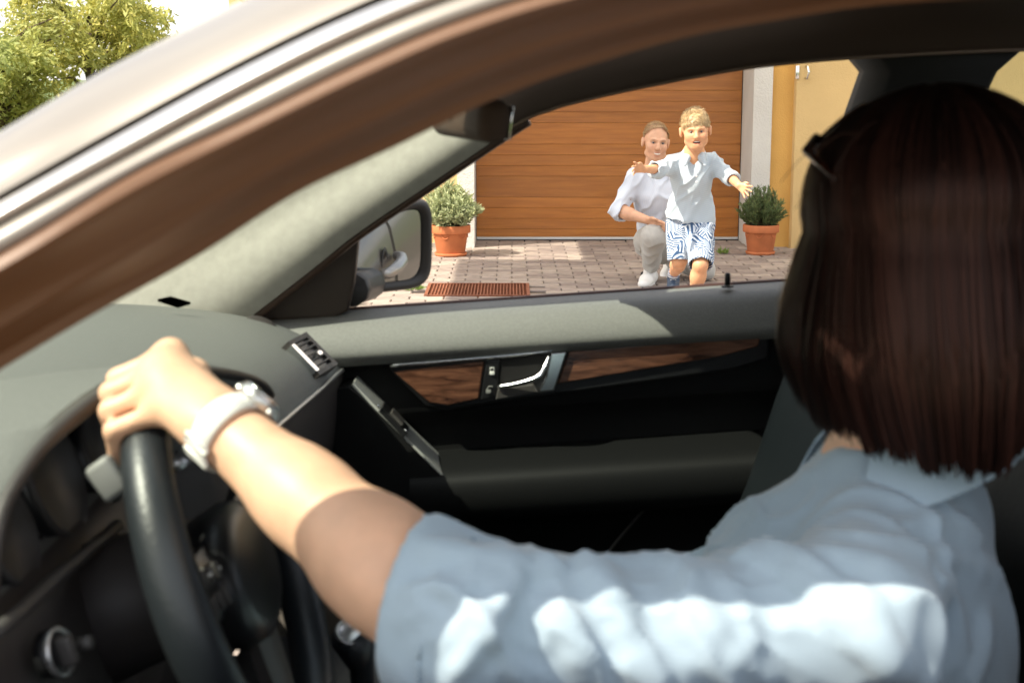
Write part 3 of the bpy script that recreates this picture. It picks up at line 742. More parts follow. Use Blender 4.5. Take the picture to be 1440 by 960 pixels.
# sail panel and wing mirror of the far side
plate('sail_panel', [(340, 452), (356, 438), (440, 377), (506, 317), (498, 400), (489, 438), (470, 447)], 2.385, .03, M('sail_black', (.032, .018, .011), .5), car, .004)
mc = at(543, 351, 2.60); mn = Vector((.68, -.733, -.03)).normalized()
zz_ = Vector((0, 0, 1)); mr_ = zz_.cross(mn).normalized()*1; mu = mn.cross(mr_).normalized()
def outl(sx, sz, off, n=36, skew=.0):
    pts = []
    for k in range(n):
        a = 2*math.pi*k/n; e = .42
        cx = math.copysign(abs(math.cos(a))**e, math.cos(a)); sz_ = math.copysign(abs(math.sin(a))**e, math.sin(a))
        px = cx*sx/2; pz = sz_*sz/2*(1+.16*cx)
        pz += .10*px
        pts.append(mc+mr_*px+mu*pz+mn*off)
    return pts
wm = empty('wing_mirror', mc, car)
obj('housing', *loft([outl(.172, .122, -.004), outl(.176, .126, .012), outl(.196, .146, .014), outl(.206, .156, .004), outl(.204, .154, -.03), outl(.175, .13, -.075), outl(.11, .085, -.10), outl(.03, .02, -.107)], True, True), m_housing, wm)
g_o = outl(.170, .120, .002)
obj('mirror_glass', g_o+[p-mn*.003 for p in g_o], [tuple(range(36)), tuple(reversed(range(36, 72)))]+[(i, i+36, (i+1) % 36+36, (i+1) % 36) for i in range(36)], m_mirror, wm, False)
obj('arm', *tube([at(493, 408, 2.42), at(502, 405, 2.5), at(520, 398, 2.585)], [.03, .028, .03], 10), m_housing, wm)

# ---- far B pillar, rear door, near door, floor, shell
bpil = [[Vector((x, y, z)) for x, y in ((x0, 2.40), (x0, 2.36), (x0+.02, 2.345-.08*(f)), (x1-.02, 2.345-.08*f), (x1, 2.36-.05*f), (x1, 2.40-.05*f))] for f, z, x0, x1 in ((0, .30, .44, .64), (.15, .62, .445, .64), (.4, .95, .47, .66), (.7, 1.15, .525, .71), (.95, 1.31, .575, .775), (1.0, 1.36, .53, .83))]
obj('centre_pillar', *loft(bpil, True, True), M('pillar_dark', (.009, .008, .008), .8, bump=(400, .2, .001)), car)
obj('seat_belt', *[list(t_) for t_ in loft([[at(px-5, py, 2.31), at(px+5, py, 2.31), at(px+5, py, 2.305), at(px-5, py, 2.305)] for px, py in ((1053, 800), (1066, 745), (1092, 665), (1110, 600), (1135, 500), (1190, 300), (1245, 110))])], M('belt_webbing', (.05, .05, .052), .6, bump=(900, .5)), car, True, 40)
obj('belt_buckle', *rbox((.016, .01, .012), .003, None, at(1111, 602, 2.29)), m_chrome, car)
rd = empty('rear_door', (1.1, 2.42, .4), car)
rows = [[Vector((x, y, zb_(x)*0+.965+z+.03*(x-.6))) for y, z in ((2.47, -.6), (2.5, -.3), (2.47, -.02), (2.43, .0), (2.37, -.01), (2.33, -.06), (2.36, -.11), (2.38, -.6))] for x in np.linspace(.62, 1.75, 12)]
slab(rows, .01, m_panel, 'panel', rd, (0, .2, -1))
slab([[Vector((x, y+.004, z+.0668*x)) for y, z in ((2.44, .925), (2.463, .915), (2.482, .88), (2.497, .82), (2.505, .72), (2.505, .60), (2.49, .52), (2.495, .45), (2.47, .28))] for x in np.linspace(.53, 1.75, 10)], .006, m_paint, 'outer_skin', rd, (0, -1, 0))
slab([[Vector((x, 2.43-.15*t, .97+.03*(x-.6)+.42*t)) for t in (0, .5, 1)] for x in (.66, 1.2, 1.6)], .004, m_glass, 'pane', rd, (0, -1, 0))
obj('divider', *tube([Vector((1.06, 2.42, .97)), Vector((.90, 2.30, 1.34))], .012, 8), m_plastic, rd)
# near (driver) door below the open window
nd = empty('driver_door', (.1, .82, .3), car); tag(nd, 'driver side door below the open window')
rows = [[Vector((x, y, z+.05*x)) for y, z in ((.79, .25), (.765, .45), (.757, .6), (.765, .78), (.785, .86), (.805, .885), (.85, .888), (.872, .87), (.875, .80), (.89, .70), (.89, .3))] for x in np.linspace(-.52, .62, 14)]
slab(rows, .006, m_paint, 'skin', nd, (0, .4, -1))
rows = [[Vector((x, y, z+.05*x)) for y, z in ((.828, .891), (.85, .892), (.878, .872), (.881, .80), (.897, .70), (.897, .3))] for x in np.linspace(-.50, .60, 14)]
slab(rows, .004, m_panel, 'lining', nd, (0, -.1, -1))
rows = [[Vector((x, y, z+.05*x)) for y, z in ((.79, .25), (.765, .45), (.757, .6), (.765, .78), (.785, .86), (.83, .885), (.89, .87), (.90, .3))] for x in np.linspace(.63, 1.75, 12)]
slab(rows, .006, m_paint, 'rear_side_panel', car, (0, .4, -1))
slab([[Vector((x+.13*t, .83+.15*t, .9+.03*x+.46*t)) for t in (0, .5, 1)] for x in (.58, .70)], .05, m_panel, 'near_centre_pillar', car, (0, 1, 0))
slab([[Vector((x, .84+.15*t, .93+.03*x+.42*t)) for t in (0, .5, 1)] for x in (.82, 1.2, 1.6)], .004, m_glass, 'rear_pane', car, (0, 1, 0))
for sgn in (0, 1):
    f_ = (lambda p: p) if sgn == 0 else mirrorY
    slab([[f_(Vector((x+.25*(1-t), .78+.17*t, .85+.5*t))) for t in (0, .5, 1)] for x in (1.6, 2.0, 2.5)], .02, m_paint, 'rear_quarter', car, (0, 1 if sgn == 0 else -1, 0))
    slab([[f_(Vector((x, y, z))) for y, z in ((.80, .3), (.757, .55), (.765, .78), (.80, .88), (.88, .935))] for x in np.linspace(-1.75, -.53, 8)], .01, m_paint, 'front_wing', car, (0, 1 if sgn == 0 else -1, 0))
obj('floor_pan', *box(-.9, 2.6, .80, 2.46, .22, .26), m_carpet, car, False)
obj('firewall', *box(-.95, -.90, .80, 2.46, .22, .93), m_carpet, car, False)
obj('rear_bulkhead', *box(2.0, 2.06, .82, 2.44, .26, 1.0), m_carpet, car, False)
slab([[Vector((x, y, z)) for y in np.linspace(.95, 2.31, 7)] for x, z in ((2.05, 1.02), (2.3, 1.18), (2.52, 1.34))], .004, glass_mat('rear_tint', (.25, .26, .25)), 'rear_screen', car, (0, 0, -1))
slab([[Vector((x, y, z-.05*((y-CY)/.8)**2)) for y in np.linspace(.84, 2.42, 9)] for x, z in ((-.92, .95), (-1.2, .925), (-1.5, .88), (-1.75, .80), (-1.85, .70), (-1.88, .4))], .01, m_paint, 'bonnet', car, (0, 0, -1))
obj('tail', *rbox((.7, 1.6, .6), .12, None, (2.75, CY, .65), 4), m_paint, car)
m_tyre = M('tyre', (.015, .015, .015), .8)
for wx in (-1.12, 1.85):
    for wy in (.86, 2.40):
        whl = empty('wheel', (wx, wy, .31), car); WMx = axis_matrix((0, 1, 0))
        obj('tyre', *lathe([(.20, -.1), (.29, -.1), (.31, -.07), (.31, .07), (.29, .1), (.20, .1)], 40, WMx, (wx, wy, .312)), m_tyre, whl, True, 40)
        obj('rim', *lathe([(.001, -.06), (.06, -.07), (.19, -.095), (.205, -.09), (.205, .09), (.19, .095), (.06, .07), (.001, .06)], 30, WMx, (wx, wy, .312)), m_alu, whl, True, 40)

# seats
def seat(name, yc, x0):
    s = empty(name, (x0+.1, yc, .26), car)
    rows = []
    for t in np.linspace(0, 1, 14):
        z = .40+.66*t; x = x0-.10+.30*t+.02*math.sin(t*6); wv = .25-.06*t**2; th = .13-.05*t
        ring = []
        for k in range(28):
            a = 2*math.pi*k/28; e = .55
            cx = math.copysign(abs(math.cos(a))**e, math.cos(a)); sy = math.copysign(abs(math.sin(a))**e, math.sin(a))
            bol = -.035*abs(sy)**3*(1 if cx < 0 else 0)
            sc_ = 1-max(0, (t-.86)/.14)**2*.35
            ring.append((x+th/2+cx*th/2*sc_+bol, yc+sy*wv*sc_, z))
        rows.append(ring)
    obj('backrest', *loft(rows), m_seatl, s)
    obj('cushion', *rbox((.50, .50, .16), .06, Matrix.Rotation(math.radians(8), 3, 'Y'), (x0-.12, yc, .40), 5), m_seatl, s)
    obj('headrest', *rbox((.09, .25, .17), .045, Matrix.Rotation(math.radians(14), 3, 'Y'), (x0+.27, yc, 1.155), 5), m_seatl, s)
    for dy in (-.05, .05): obj('headrest_post', *tube([(x0+.23, yc+dy, 1.0), (x0+.26, yc+dy, 1.12)], .007, 8), m_chrome, s)
seat('passenger_seat', 2.0, .36); seat('driver_seat', 1.27, .42)
obj('centre_console', *rbox((.95, .24, .34), .04, None, (.12, 1.63, .43), 4), m_plastic, car)
cr = at(493, 889, 1.55)
obj('console_ring', *lathe([(.013, 0), (.016, .004), (.0185, 0), (.016, -.003)], 24, axis_matrix((.25, -.55, .8)), cr), m_alu, car)
obj('gear_lever', *join(tube([cr+Vector((.02, .03, -.3)), cr+Vector((.01, .015, -.05)), cr+Vector((0, .004, -.004))], [.02, .014, .026], 12)), m_leather, car)
obj('rear_bench', *rbox((.3, 1.3, .7), .08, None, (1.75, CY, .62), 4), m_seatl, car)

# ---- steering wheel
TW = math.radians(20); WC = Vector((-.257, 1.27, .854)); WR = .185
e1 = Vector((0, 1, 0)); e2 = Vector((-math.sin(TW), 0, math.cos(TW))); wa = Vector((math.cos(TW), 0, math.sin(TW)))
def rimp(deg, r=WR, off=0):
    a = math.radians(deg); return WC+e1*math.cos(a)*r+e2*math.sin(a)*r+wa*off
sw_ = empty('steering_wheel', WC, car)
n = 72; rings = []
for k in range(n):
    a = 360*k/n; c = rimp(a); ro = (c-WC).normalized()
    rr = .0208+.0012*math.cos(math.radians(4*a))
    rings.append([c+ro*math.cos(q)*rr+wa*math.sin(q)*rr*1.12 for q in np.linspace(0, 2*math.pi, 15)[:-1]])
V = [p for r in rings for p in r]
obj('rim', V, grid_faces(n, 14, True, True), m_leather, sw_)
hub = []
for off, s in ((-.05, .5), (-.03, .9), (-.005, 1.0), (.012, .93), (.02, .7), (.022, .05)):
    ring = []
    for k in range(32):
        a = 2*math.pi*k/32; r = .078*(1+.16*math.cos(2*a)); ring.append(WC+e1*math.cos(a)*r*s*1.05+e2*(math.sin(a)*r*s-.008)+wa*off)
    hub.append(ring)
obj('airbag_cover', *loft(hub), m_plastic, sw_)
for a in (8, 172, -90):
    p0, p1 = rimp(a, .06, -.004), rimp(a, .178, -.012); tdir = (rimp(a+1)-rimp(a-1)).normalized()
    ww = [.034, .030, .026, .024]
    rg = []
    for i, t in enumerate((0, .35, .7, 1)):
        c = p0.lerp(p1, t); rg.append([c+tdir*ww[i]*sx+wa*.011*sz for sx, sz in ((-1, -.6), (-.6, -1), (.6, -1), (1, -.6), (1, .4), (.6, 1), (-.6, 1), (-1, .4))])
    obj('spoke', *loft(rg), m_housing if a == -90 else m_plastic, sw_, True, 45)
    if a != -90:
        for i, t in enumerate((.25, .5, .75)):
            for j in (-1, 1):
                c = p0.lerp(p1, .15+t*.55)+tdir*.012*j+wa*.012
                obj('button', *rbox((.006, .016, .012), .002, axis_matrix(wa).transposed().transposed() @ Matrix.Rotation(0, 3, 'Z'), c), m_housing, sw_)
        for i in range(3):
            c = p0.lerp(p1, .25+.2*i)+wa*.0165-tdir*.012
            obj('button_mark', *rbox((.0035, .0035, .0035), .001, None, c), m_icon, sw_)
# left spoke satin edge and stalks
obj('spoke_trim', *tube([Vector(p) for p in catmull([rimp(178, .165, -.012), rimp(186, .14, -.012), rimp(196, .13, -.012), rimp(210, .145, -.012)], 16)], .004, 8), m_alu, sw_)
st = at(152, 672, 1.15)
obj('column_stalk', *join(tube([Vector((-.36, 1.24, .93)), Vector((-.35, 1.19, .955)), st+Vector((-.0, .004, .0))], [.008, .010, .012], 10), rbox((.026, .016, .034), .005, Matrix.Rotation(math.radians(-35), 3, 'Y'), st)), m_grey, car)
st2 = at(288, 642, 1.40)
obj('wiper_stalk', *tube([Vector((-.33, 1.34, .93)), st2+Vector((-.02, .02, 0)), st2+Vector((.012, 0, .0))], [.009, .009, .012], 10), m_alu, car)
obj('steering_column', *tube([WC-wa*.03, WC-wa*.2], [.055, .075], 20), m_dash2, car)
# ------------------------------------------------------------------ implicit-surface bodies
class Field:
    def __init__(s, lo, hi, h):
        s.lo = np.array(lo, float); s.h = h
        s.n = np.ceil((np.array(hi)-s.lo)/h).astype(int)+1
        s.f = np.full(s.n, .5, dtype=np.float32)
    def sub(s, blo, bhi):
        a = np.clip(np.floor((np.array(blo)-s.lo)/s.h).astype(int), 0, s.n); b = np.clip(np.ceil((np.array(bhi)-s.lo)/s.h).astype(int)+1, 0, s.n)
        if np.any(b <= a): return None
        ax = [(s.lo[i]+s.h*np.arange(a[i], b[i])).astype(np.float32) for i in range(3)]
        return (slice(a[0], b[0]), slice(a[1], b[1]), slice(a[2], b[2])), ax[0][:, None, None], ax[1][None, :, None], ax[2][None, None, :]
    def put(s, fn, blo, bhi, k, op='add'):
        r = s.sub(np.array(blo)-k-.02, np.array(bhi)+k+.02)
        if r is None: return
        sl, x, y, z = r; d = fn(x, y, z); a = s.f[sl]
        if op == 'add':
            hh = np.maximum(k-np.abs(a-d), 0)/max(k, 1e-6); s.f[sl] = np.minimum(a, d)-hh*hh*k*.25
        else:
            d = -d; hh = np.maximum(k-np.abs(a-d), 0)/max(k, 1e-6); s.f[sl] = np.maximum(a, d)+hh*hh*k*.25
    def cone(s, a, b, r1, r2=None, k=.02, op='add', flat=None):
        """round cone; flat=(axis vector, factor) thins the section along axis"""
        r2 = r1 if r2 is None else r2; a = np.array(a, float); b = np.array(b, float); ba = b-a; L = max(float(ba@ba), 1e-9)
        R = max(r1, r2)
        def fn(x, y, z):
            px, py, pz = x-a[0], y-a[1], z-a[2]
            t = np.clip((px*ba[0]+py*ba[1]+pz*ba[2])/L, 0, 1)
            qx, qy, qz = px-t*ba[0], py-t*ba[1], pz-t*ba[2]
            if flat is not None:
                ax = np.array(flat[0], float); ax /= np.linalg.norm(ax); g = 1/flat[1]-1
                dd = qx*ax[0]+qy*ax[1]+qz*ax[2]
                qx, qy, qz = qx+ax[0]*dd*g, qy+ax[1]*dd*g, qz+ax[2]*dd*g
            return np.sqrt(qx*qx+qy*qy+qz*qz)-(r1+(r2-r1)*t)
        s.put(fn, np.minimum(a, b)-R, np.maximum(a, b)+R, k, op)
    def ell(s, c, r, k=.02, op='add', rot=None):
        c = np.array(c, float); r = np.array(r, float); Rm = np.array(rot) if rot is not None else np.eye(3); m = r.max()
        def fn(x, y, z):
            p = (x-c[0], y-c[1], z-c[2])
            q = [Rm[0][i]*p[0]+Rm[1][i]*p[1]+Rm[2][i]*p[2] for i in range(3)]
            k0 = np.sqrt((q[0]/r[0])**2+(q[1]/r[1])**2+(q[2]/r[2])**2)
            k1 = np.sqrt((q[0]/r[0]**2)**2+(q[1]/r[1]**2)**2+(q[2]/r[2]**2)**2)+1e-9
            return k0*(k0-1)/k1
        s.put(fn, c-m, c+m, k, op)
    def cut(s, p, n, k=.004):
        """remove the half space on the side n points to"""
        p = np.array(p, float); n = np.array(n, float); n /= np.linalg.norm(n)
        s.put(lambda x, y, z: -((x-p[0])*n[0]+(y-p[1])*n[1]+(z-p[2])*n[2]), s.lo, s.lo+s.h*s.n, k, 'sub')
    def mesh(s):
        f = s.f; S = f < 0
        c = S[:-1, :-1, :-1].astype(np.int8)
        cnt = np.zeros(c.shape, np.int8)
        for i in (0, 1):
            for j in (0, 1):
                for k in (0, 1):
                    cnt += S[i:f.shape[0]-1+i, j:f.shape[1]-1+j, k:f.shape[2]-1+k]
        mix = (cnt > 0) & (cnt < 8)
        I = np.argwhere(mix); idx = np.full(c.shape, -1, np.int32); idx[mix] = np.arange(len(I))
        acc = np.zeros((len(I), 3)); num = np.zeros(len(I))
        C = [(i, j, k) for i in (0, 1) for j in (0, 1) for k in (0, 1)]
        for p in C:
            for ax in range(3):
                if p[ax] == 1: continue
                q = list(p); q[ax] = 1
                A = f[I[:, 0]+p[0], I[:, 1]+p[1], I[:, 2]+p[2]]; Bv = f[I[:, 0]+q[0], I[:, 1]+q[1], I[:, 2]+q[2]]
                m = (A < 0) != (Bv < 0)
                t = np.where(m, A/(A-Bv+1e-12), 0)
                pos = np.array(p, float)[None].repeat(len(I), 0); pos[:, ax] += t
                acc += np.where(m[:, None], pos, 0); num += m
        V = s.lo+s.h*(I+acc/np.maximum(num, 1)[:, None])
        Q = []
        for ax in range(3):
            o1, o2 = [a for a in range(3) if a != ax]
            sl0 = [slice(None)]*3; sl1 = [slice(None)]*3; sl0[ax] = slice(0, -1); sl1[ax] = slice(1, None)
            ch = S[tuple(sl0)] != S[tuple(sl1)]; E = np.argwhere(ch)
            ok = (E[:, o1] > 0) & (E[:, o2] > 0) & (E[:, o1] < f.shape[o1]-1) & (E[:, o2] < f.shape[o2]-1); E = E[ok]
            ids = []
            for d1, d2 in ((0, 0), (-1, 0), (-1, -1), (0, -1)):
                e = E.copy(); e[:, o1] += d1; e[:, o2] += d2; ids.append(idx[e[:, 0], e[:, 1], e[:, 2]])
            q = np.stack(ids, 1)
            flip = S[E[:, 0], E[:, 1], E[:, 2]]
            if ax == 1: flip = ~flip
            q[~flip] = q[~flip][:, ::-1]
            Q.append(q)
        return V, np.concatenate(Q).astype(np.int32)
def normals_of(V, F):
    n = np.zeros_like(V); a = V[F[:, 1]]-V[F[:, 0]]; b = V[F[:, 2]]-V[F[:, 0]]; fn = np.cross(a, b)
    for i in range(F.shape[1]): np.add.at(n, F[:, i], fn)
    return n/(np.linalg.norm(n, axis=1, keepdims=True)+1e-12)
def relax(V, F, it=2, lam=.5):
    e = np.concatenate([F[:, [0, 1]], F[:, [1, 2]], F[:, [2, 3]], F[:, [3, 0]]])
    for _ in range(it):
        s = np.zeros_like(V); c = np.zeros(len(V))
        np.add.at(s, e[:, 0], V[e[:, 1]]); np.add.at(c, e[:, 0], 1); np.add.at(s, e[:, 1], V[e[:, 0]]); np.add.at(c, e[:, 1], 1)
        V = V*(1-lam)+lam*s/np.maximum(c, 1)[:, None]
    return V
def fold_disp(V, Nn, amp, freq, seed=0, stretch=None, base=None):
    """cloth creases: ridged noise, coordinates optionally stretched along an axis"""
    P = V.copy()
    if stretch is not None:
        ax = np.array(stretch[0], float); ax /= np.linalg.norm(ax); d = P@ax; P = P+np.outer(d*(stretch[1]-1), ax)
    out = np.empty(len(V))
    for i, p in enumerate(P):
        q = Vector(p)*freq+Vector((seed*3.1, seed*1.7, seed))
        a = noise.noise(q); out[i] = max(0, 1-abs(a)*3.6)**1.4*1.0+.7*noise.noise(q*.5)+.25*noise.noise(q*2.1)-.25
    return V+Nn*(out*amp)[:, None]
def body(name, field, mat, parent, smooth_it=1, disp=None, col=None):
    V, F = field.mesh(); V = relax(V, F, smooth_it)
    if disp: V = disp(V, normals_of(V, F))
    o = obj(name, V, F, mat, parent, True, recalc=False)
    if col is not None:
        c = col(V); at_ = o.data.color_attributes.new('col', 'FLOAT_COLOR', 'POINT')
        at_.data.foreach_set('color', np.concatenate([c, np.ones((len(c), 1))], 1).astype(np.float32).ravel())
    return o
def ribbons(name, P, Nn, width, mat, parent, rnd):
    """P (n,s,3) strands, Nn outward normals, width (s,)"""
    n, s, _ = P.shape
    T = np.gradient(P, axis=1); side = np.cross(T, Nn); side /= (np.linalg.norm(side, axis=2, keepdims=True)+1e-9)
    w = (width[None, :, None] if width.ndim == 1 else width[:, :, None])*.5
    V = np.stack([P-side*w, P+side*w], 2).reshape(-1, 3)
    i = np.arange(n)[:, None]*s*2; j = np.arange(s-1)[None]*2
    a = (i+j).ravel(); F = np.stack([a, a+1, a+3, a+2], 1).astype(np.int32)
    o = obj(name, V, F, mat, parent, True, recalc=False)
    at_ = o.data.color_attributes.new('col', 'FLOAT_COLOR', 'POINT')
    c = np.repeat(rnd, s*2, axis=0); at_.data.foreach_set('color', np.concatenate([c, np.ones((len(c), 1))], 1).astype(np.float32).ravel())
    return o

m_skin = M('skin', (.6, .3, .18), .48, attr=True, var=(34, .11), bump=(420, .3, .0008))
m_skin.node_tree.nodes['Principled BSDF'].inputs['Subsurface Weight'].default_value = .12
m_skin.node_tree.nodes['Principled BSDF'].inputs['Subsurface Radius'].default_value = (.012, .005, .003)
m_eye = M('eye_white', (.26, .21, .18), .3); m_iris = M('iris', (.03, .035, .04), .15)
m_teeth = M('teeth', (.8, .76, .68), .3); m_mouth = M('mouth', (.10, .018, .014), .5)
m_hairm = M('hair', (.1, .05, .03), .42, attr=True, spec=.6)

def head_sdf(F, c, s, Rm, mouth_open, skin, k=.018, wide=1., short=1.):
    """adult-size head (chin to crown .23) scaled by s, rotation Rm (3x3 columns x right, y back, z up)"""
    def W(p):
        p = np.array(p, float); p[2] *= short if p[2] < 0 else 1
        return np.array(c)+Rm@(p*s)
    def E(p, r, kk=k, op='add'): F.ell(W(p), np.array(r)*s, kk*s, op, Rm)
    def C(a, b, r1, r2, kk=k, op='add'): F.cone(W(a), W(b), r1*s, r2*s, kk*s, op)
    E((0, .018, .035), (.074*wide, .094, .086)); E((0, -.022, -.018), (.063*wide, .070, .088), .03)
    E((0, -.040, -.072), (.042, .042, .042), .03); C((0, -.070, -.100), (0, -.062, -.092), .016, .02, .025)
    for sx in (-1, 1):
        E((sx*.036*wide, -.058, -.030), (.026, .026, .024), .03)                       # cheek
        E((sx*(.080*wide+.002), .008, -.006), (.010, .020, .033), .008)                      # ear
        C((sx*(.086*wide), .006, .016), (sx*(.083*wide), .010, -.028), .009, .006, .006)
        C((sx*.014, -.089, .021), (sx*.046, -.075, .020), .009, .007, .014)      # brow
        E((sx*.031, -.0935, .004), (.015, .012, .009), .012, 'sub')              # socket
        C((sx*.052, -.02, -.072), (sx*.02, -.062, -.098), .016, .014, .03)       # jaw line
    C((0, -.088, .012), (0, -.110, -.028), .0075, .0115, .014); E((0, -.103, -.033), (.017, .011, .009), .010)
    C((-.018, -.087, -.062), (.018, -.087, -.062), .006, .006, .012); C((-.014, -.084, -.076), (.014, -.084, -.076), .007, .007, .010)
    if mouth_open: E((0, -.094, -.068), (.027, .018, .008*mouth_open), .004, 'sub')
    def paint(V):
        L = (V-np.array(c))@Rm/s; L[:, 2] = np.where(L[:, 2] < 0, L[:, 2]/short, L[:, 2])
        o = np.zeros((len(V), 4)); 
        g = lambda p, r: np.exp(-(((L-np.array(p))/np.array(r))**2).sum(1))
        lips = np.maximum(g((0, -.090, -.059), (.022, .02, .005)), g((0, -.088, -.079), (.018, .02, .006)))
        brow = np.maximum(g((-.031, -.085, .024), (.017, .02, .0045)), g((.031, -.085, .024), (.017, .02, .0045)))
        lid = np.maximum(g((-.031, -.085, .004), (.0145, .02, .0055)), g((.031, -.085, .004), (.0145, .02, .0055)))
        chk = np.maximum(g((-.04, -.07, -.03), (.025, .03, .025)), g((.04, -.07, -.03), (.025, .03, .025)))
        return lips, brow, lid, chk
    return W, paint
def face_parts(W, s, Rm, parent, smile, mouth_open):
    M3 = Matrix([list(r) for r in Rm])
    for sx in (-1, 1):
        ey = obj('eye', *lathe([(.0004, -.0095*s)]+[(.0108*s*math.cos(a), .0108*s*math.sin(a)) for a in np.linspace(-1.2, 1.2, 9)]+[(.0004, .0108*s)], 16, M3, W((sx*.031, -.0738, .0035))), m_eye, parent)
        ir = obj('iris', *lathe([(.0003, .0), (.0052*s, .0), (.0045*s, .0018*s), (.0003, .0022*s)], 14, M3 @ Matrix.Rotation(math.radians(90), 3, 'X'), W((sx*.0305, -.0835, .0025))), m_iris, ey)
    if smile:
        pts = [W((x, -.0945+abs(x)*.26, -.0665+x*x*11)) for x in np.linspace(-.023, .023, 9)]
        obj('teeth', *tube(pts, [.0015*s]+[.0042*s]*7+[.0015*s], 8), m_teeth, parent)
    if mouth_open:
        obj('mouth', *rbox((.044*s, .012*s, .014*s), .004*s, M3, W((0, -.080, -.068))), m_mouth, parent)
        pts = [W((x, -.0885+abs(x)*.2, -.0628)) for x in np.linspace(-.018, .018, 7)]
        obj('teeth', *tube(pts, [.001*s]+[.0024*s]*5+[.001*s], 6), m_teeth, parent)
def hand_sdf(F, wrist, palm, tip_dir, side, r, L, curl, spread=.5, kk=.006, thumb=1):
    """palm from wrist; fingers leave at palm; side = across the knuckles (towards the thumb); curl bends along 'down'"""
    w = np.array(wrist, float); p = np.array(palm, float); d = np.array(tip_dir, float); d /= np.linalg.norm(d)
    sd = np.array(side, float); sd -= d*(sd@d); sd /= np.linalg.norm(sd); dn = np.cross(d, sd); dn /= np.linalg.norm(dn)
    if dn[2] > 0: dn = -dn
    kn = []
    for i, q in enumerate((1.5, .5, -.5, -1.5)):
        kp = p+sd*q*r*2.05-d*abs(q-.3)*r*.5; kn.append(kp)
        F.cone(w+sd*q*r*1.1, kp, r*1.35, r*1.15, kk*1.6)
    for i, (kp, q) in enumerate(zip(kn, (1.5, .5, -.5, -1.5))):
        l = L*(.92, 1.0, .94, .74)[i]; dd = d+sd*q*spread*.25; dd /= np.linalg.norm(dd)
        a = kp; ang = curl*(.5+.12*i)
        for j, fr in enumerate((.45, .32, .23)):
            v = dd*math.cos(ang)+dn*math.sin(ang); b = a+v*l*fr
            F.cone(a, b, r*(1-.08*j), r*(.93-.1*j), kk*.6); a = b; ang += curl*.7
    if thumb:
        a = w+sd*r*2.0+d*np.linalg.norm(p-w)*.3; b = a+(d*.6+sd*.9+dn*.25)*L*.42; c_ = b+(d*.9+sd*.35+dn*.3)*L*.36
        F.cone(a, b, r*1.3, r*1.1, kk); F.cone(b, c_, r*1.1, r*.85, kk*.6)
def rot_head(yaw, pitch, roll):
    """face looks along -Y turned by yaw (+ = towards +X), pitch + = down"""
    Rz = Matrix.Rotation(yaw, 3, 'Z'); Rx = Matrix.Rotation(pitch, 3, 'X'); Ry = Matrix.Rotation(roll, 3, 'Y')
    return np.array(Rz @ Ry @ Rx)
def short_hair(c, s, Rm, n, seed, cols, length, fringe, parent, name='hair', recede=0., lift=.3):
    rng = np.random.default_rng(seed)
    d = rng.normal(size=(n*3, 3)); d /= np.linalg.norm(d, axis=1, keepdims=True)
    ok = (d[:, 2] > (-.15+np.clip(-d[:, 1], 0, 1)*(.95-fringe)+recede*np.clip(-d[:, 1]-.2, 0, 1))) | ((d[:, 1] > .25) & (d[:, 2] > -.62)); ok &= ~((np.abs(d[:, 0]) > .75) & (d[:, 2] < -.05) & (d[:, 1] < .2))
    d = d[ok][:n]; n = len(d)
    R0 = np.array([.077, .097, .089]); ctr = np.array([0, .018, .035])
    base = ctr+d*R0
    flow = np.stack([d[:, 0]*.5+.35, -np.ones(n)*.75*(d[:, 2] > .25)+.2, -np.ones(n)*.6+d[:, 2]*.35], 1)
    flow += rng.normal(size=(n, 3))*.28; nrm = d/R0; nrm /= np.linalg.norm(nrm, axis=1, keepdims=True)
    flow -= nrm*(flow*nrm).sum(1, keepdims=True); flow /= np.linalg.norm(flow, axis=1, keepdims=True)
    cl = np.array([noise.noise(Vector(b)*42) for b in base])[:, None]
    L = length*(.6+.6*np.clip(d[:, 2:3]+.3, 0, 1))*rng.uniform(.7, 1.2, (n, 1))
    t = np.linspace(0, 1, 5)
    P = base[:, None]+flow[:, None]*(L[:, None]*t[None, :, None])+nrm[:, None]*(L[:, None]*(lift+.5*cl[:, None])*np.sin(t*2.6)[None, :, None])
    Nn = np.repeat(nrm[:, None], 5, 1)
    P = np.einsum('ij,nsj->nsi', Rm, P*s)+np.array(c); Nn = np.einsum('ij,nsj->nsi', Rm, Nn)
    wd = np.array([.0030, .0030, .0026, .0018, .0004])*s
    f = rng.uniform(0, 1, (n, 1)); colr = np.array(cols[0])*(1-f)+np.array(cols[1])*f
    return ribbons(name, P, Nn, wd, m_hairm, parent, colr)
def cap_sdf(c, s, Rm, mat, parent, recede, fringe):
    F = Field(np.array(c)-.16*s, np.array(c)+.17*s, .006*s)
    W = lambda p: np.array(c)+Rm@(np.array(p)*s)
    F.ell(W((0, .022, .040)), np.array((.0785, .096, .089))*s, .01, 'add', Rm)
    F.cut(W((0, -.052+recede, .052-fringe)), Rm@np.array((0, -.93, -.38)), .01)
    F.cut(W((0, 0, -.055)), Rm@np.array((0, -.15, -1)), .01)
    for sx in (-1, 1): F.ell(W((sx*.08, -.012, -.035)), np.array((.03, .05, .042))*s, .01, 'sub', Rm)
    return body('scalp_hair', F, mat, parent, 1, col=lambda V: np.tile(np.array([CAPCOL]), (len(V), 1)))

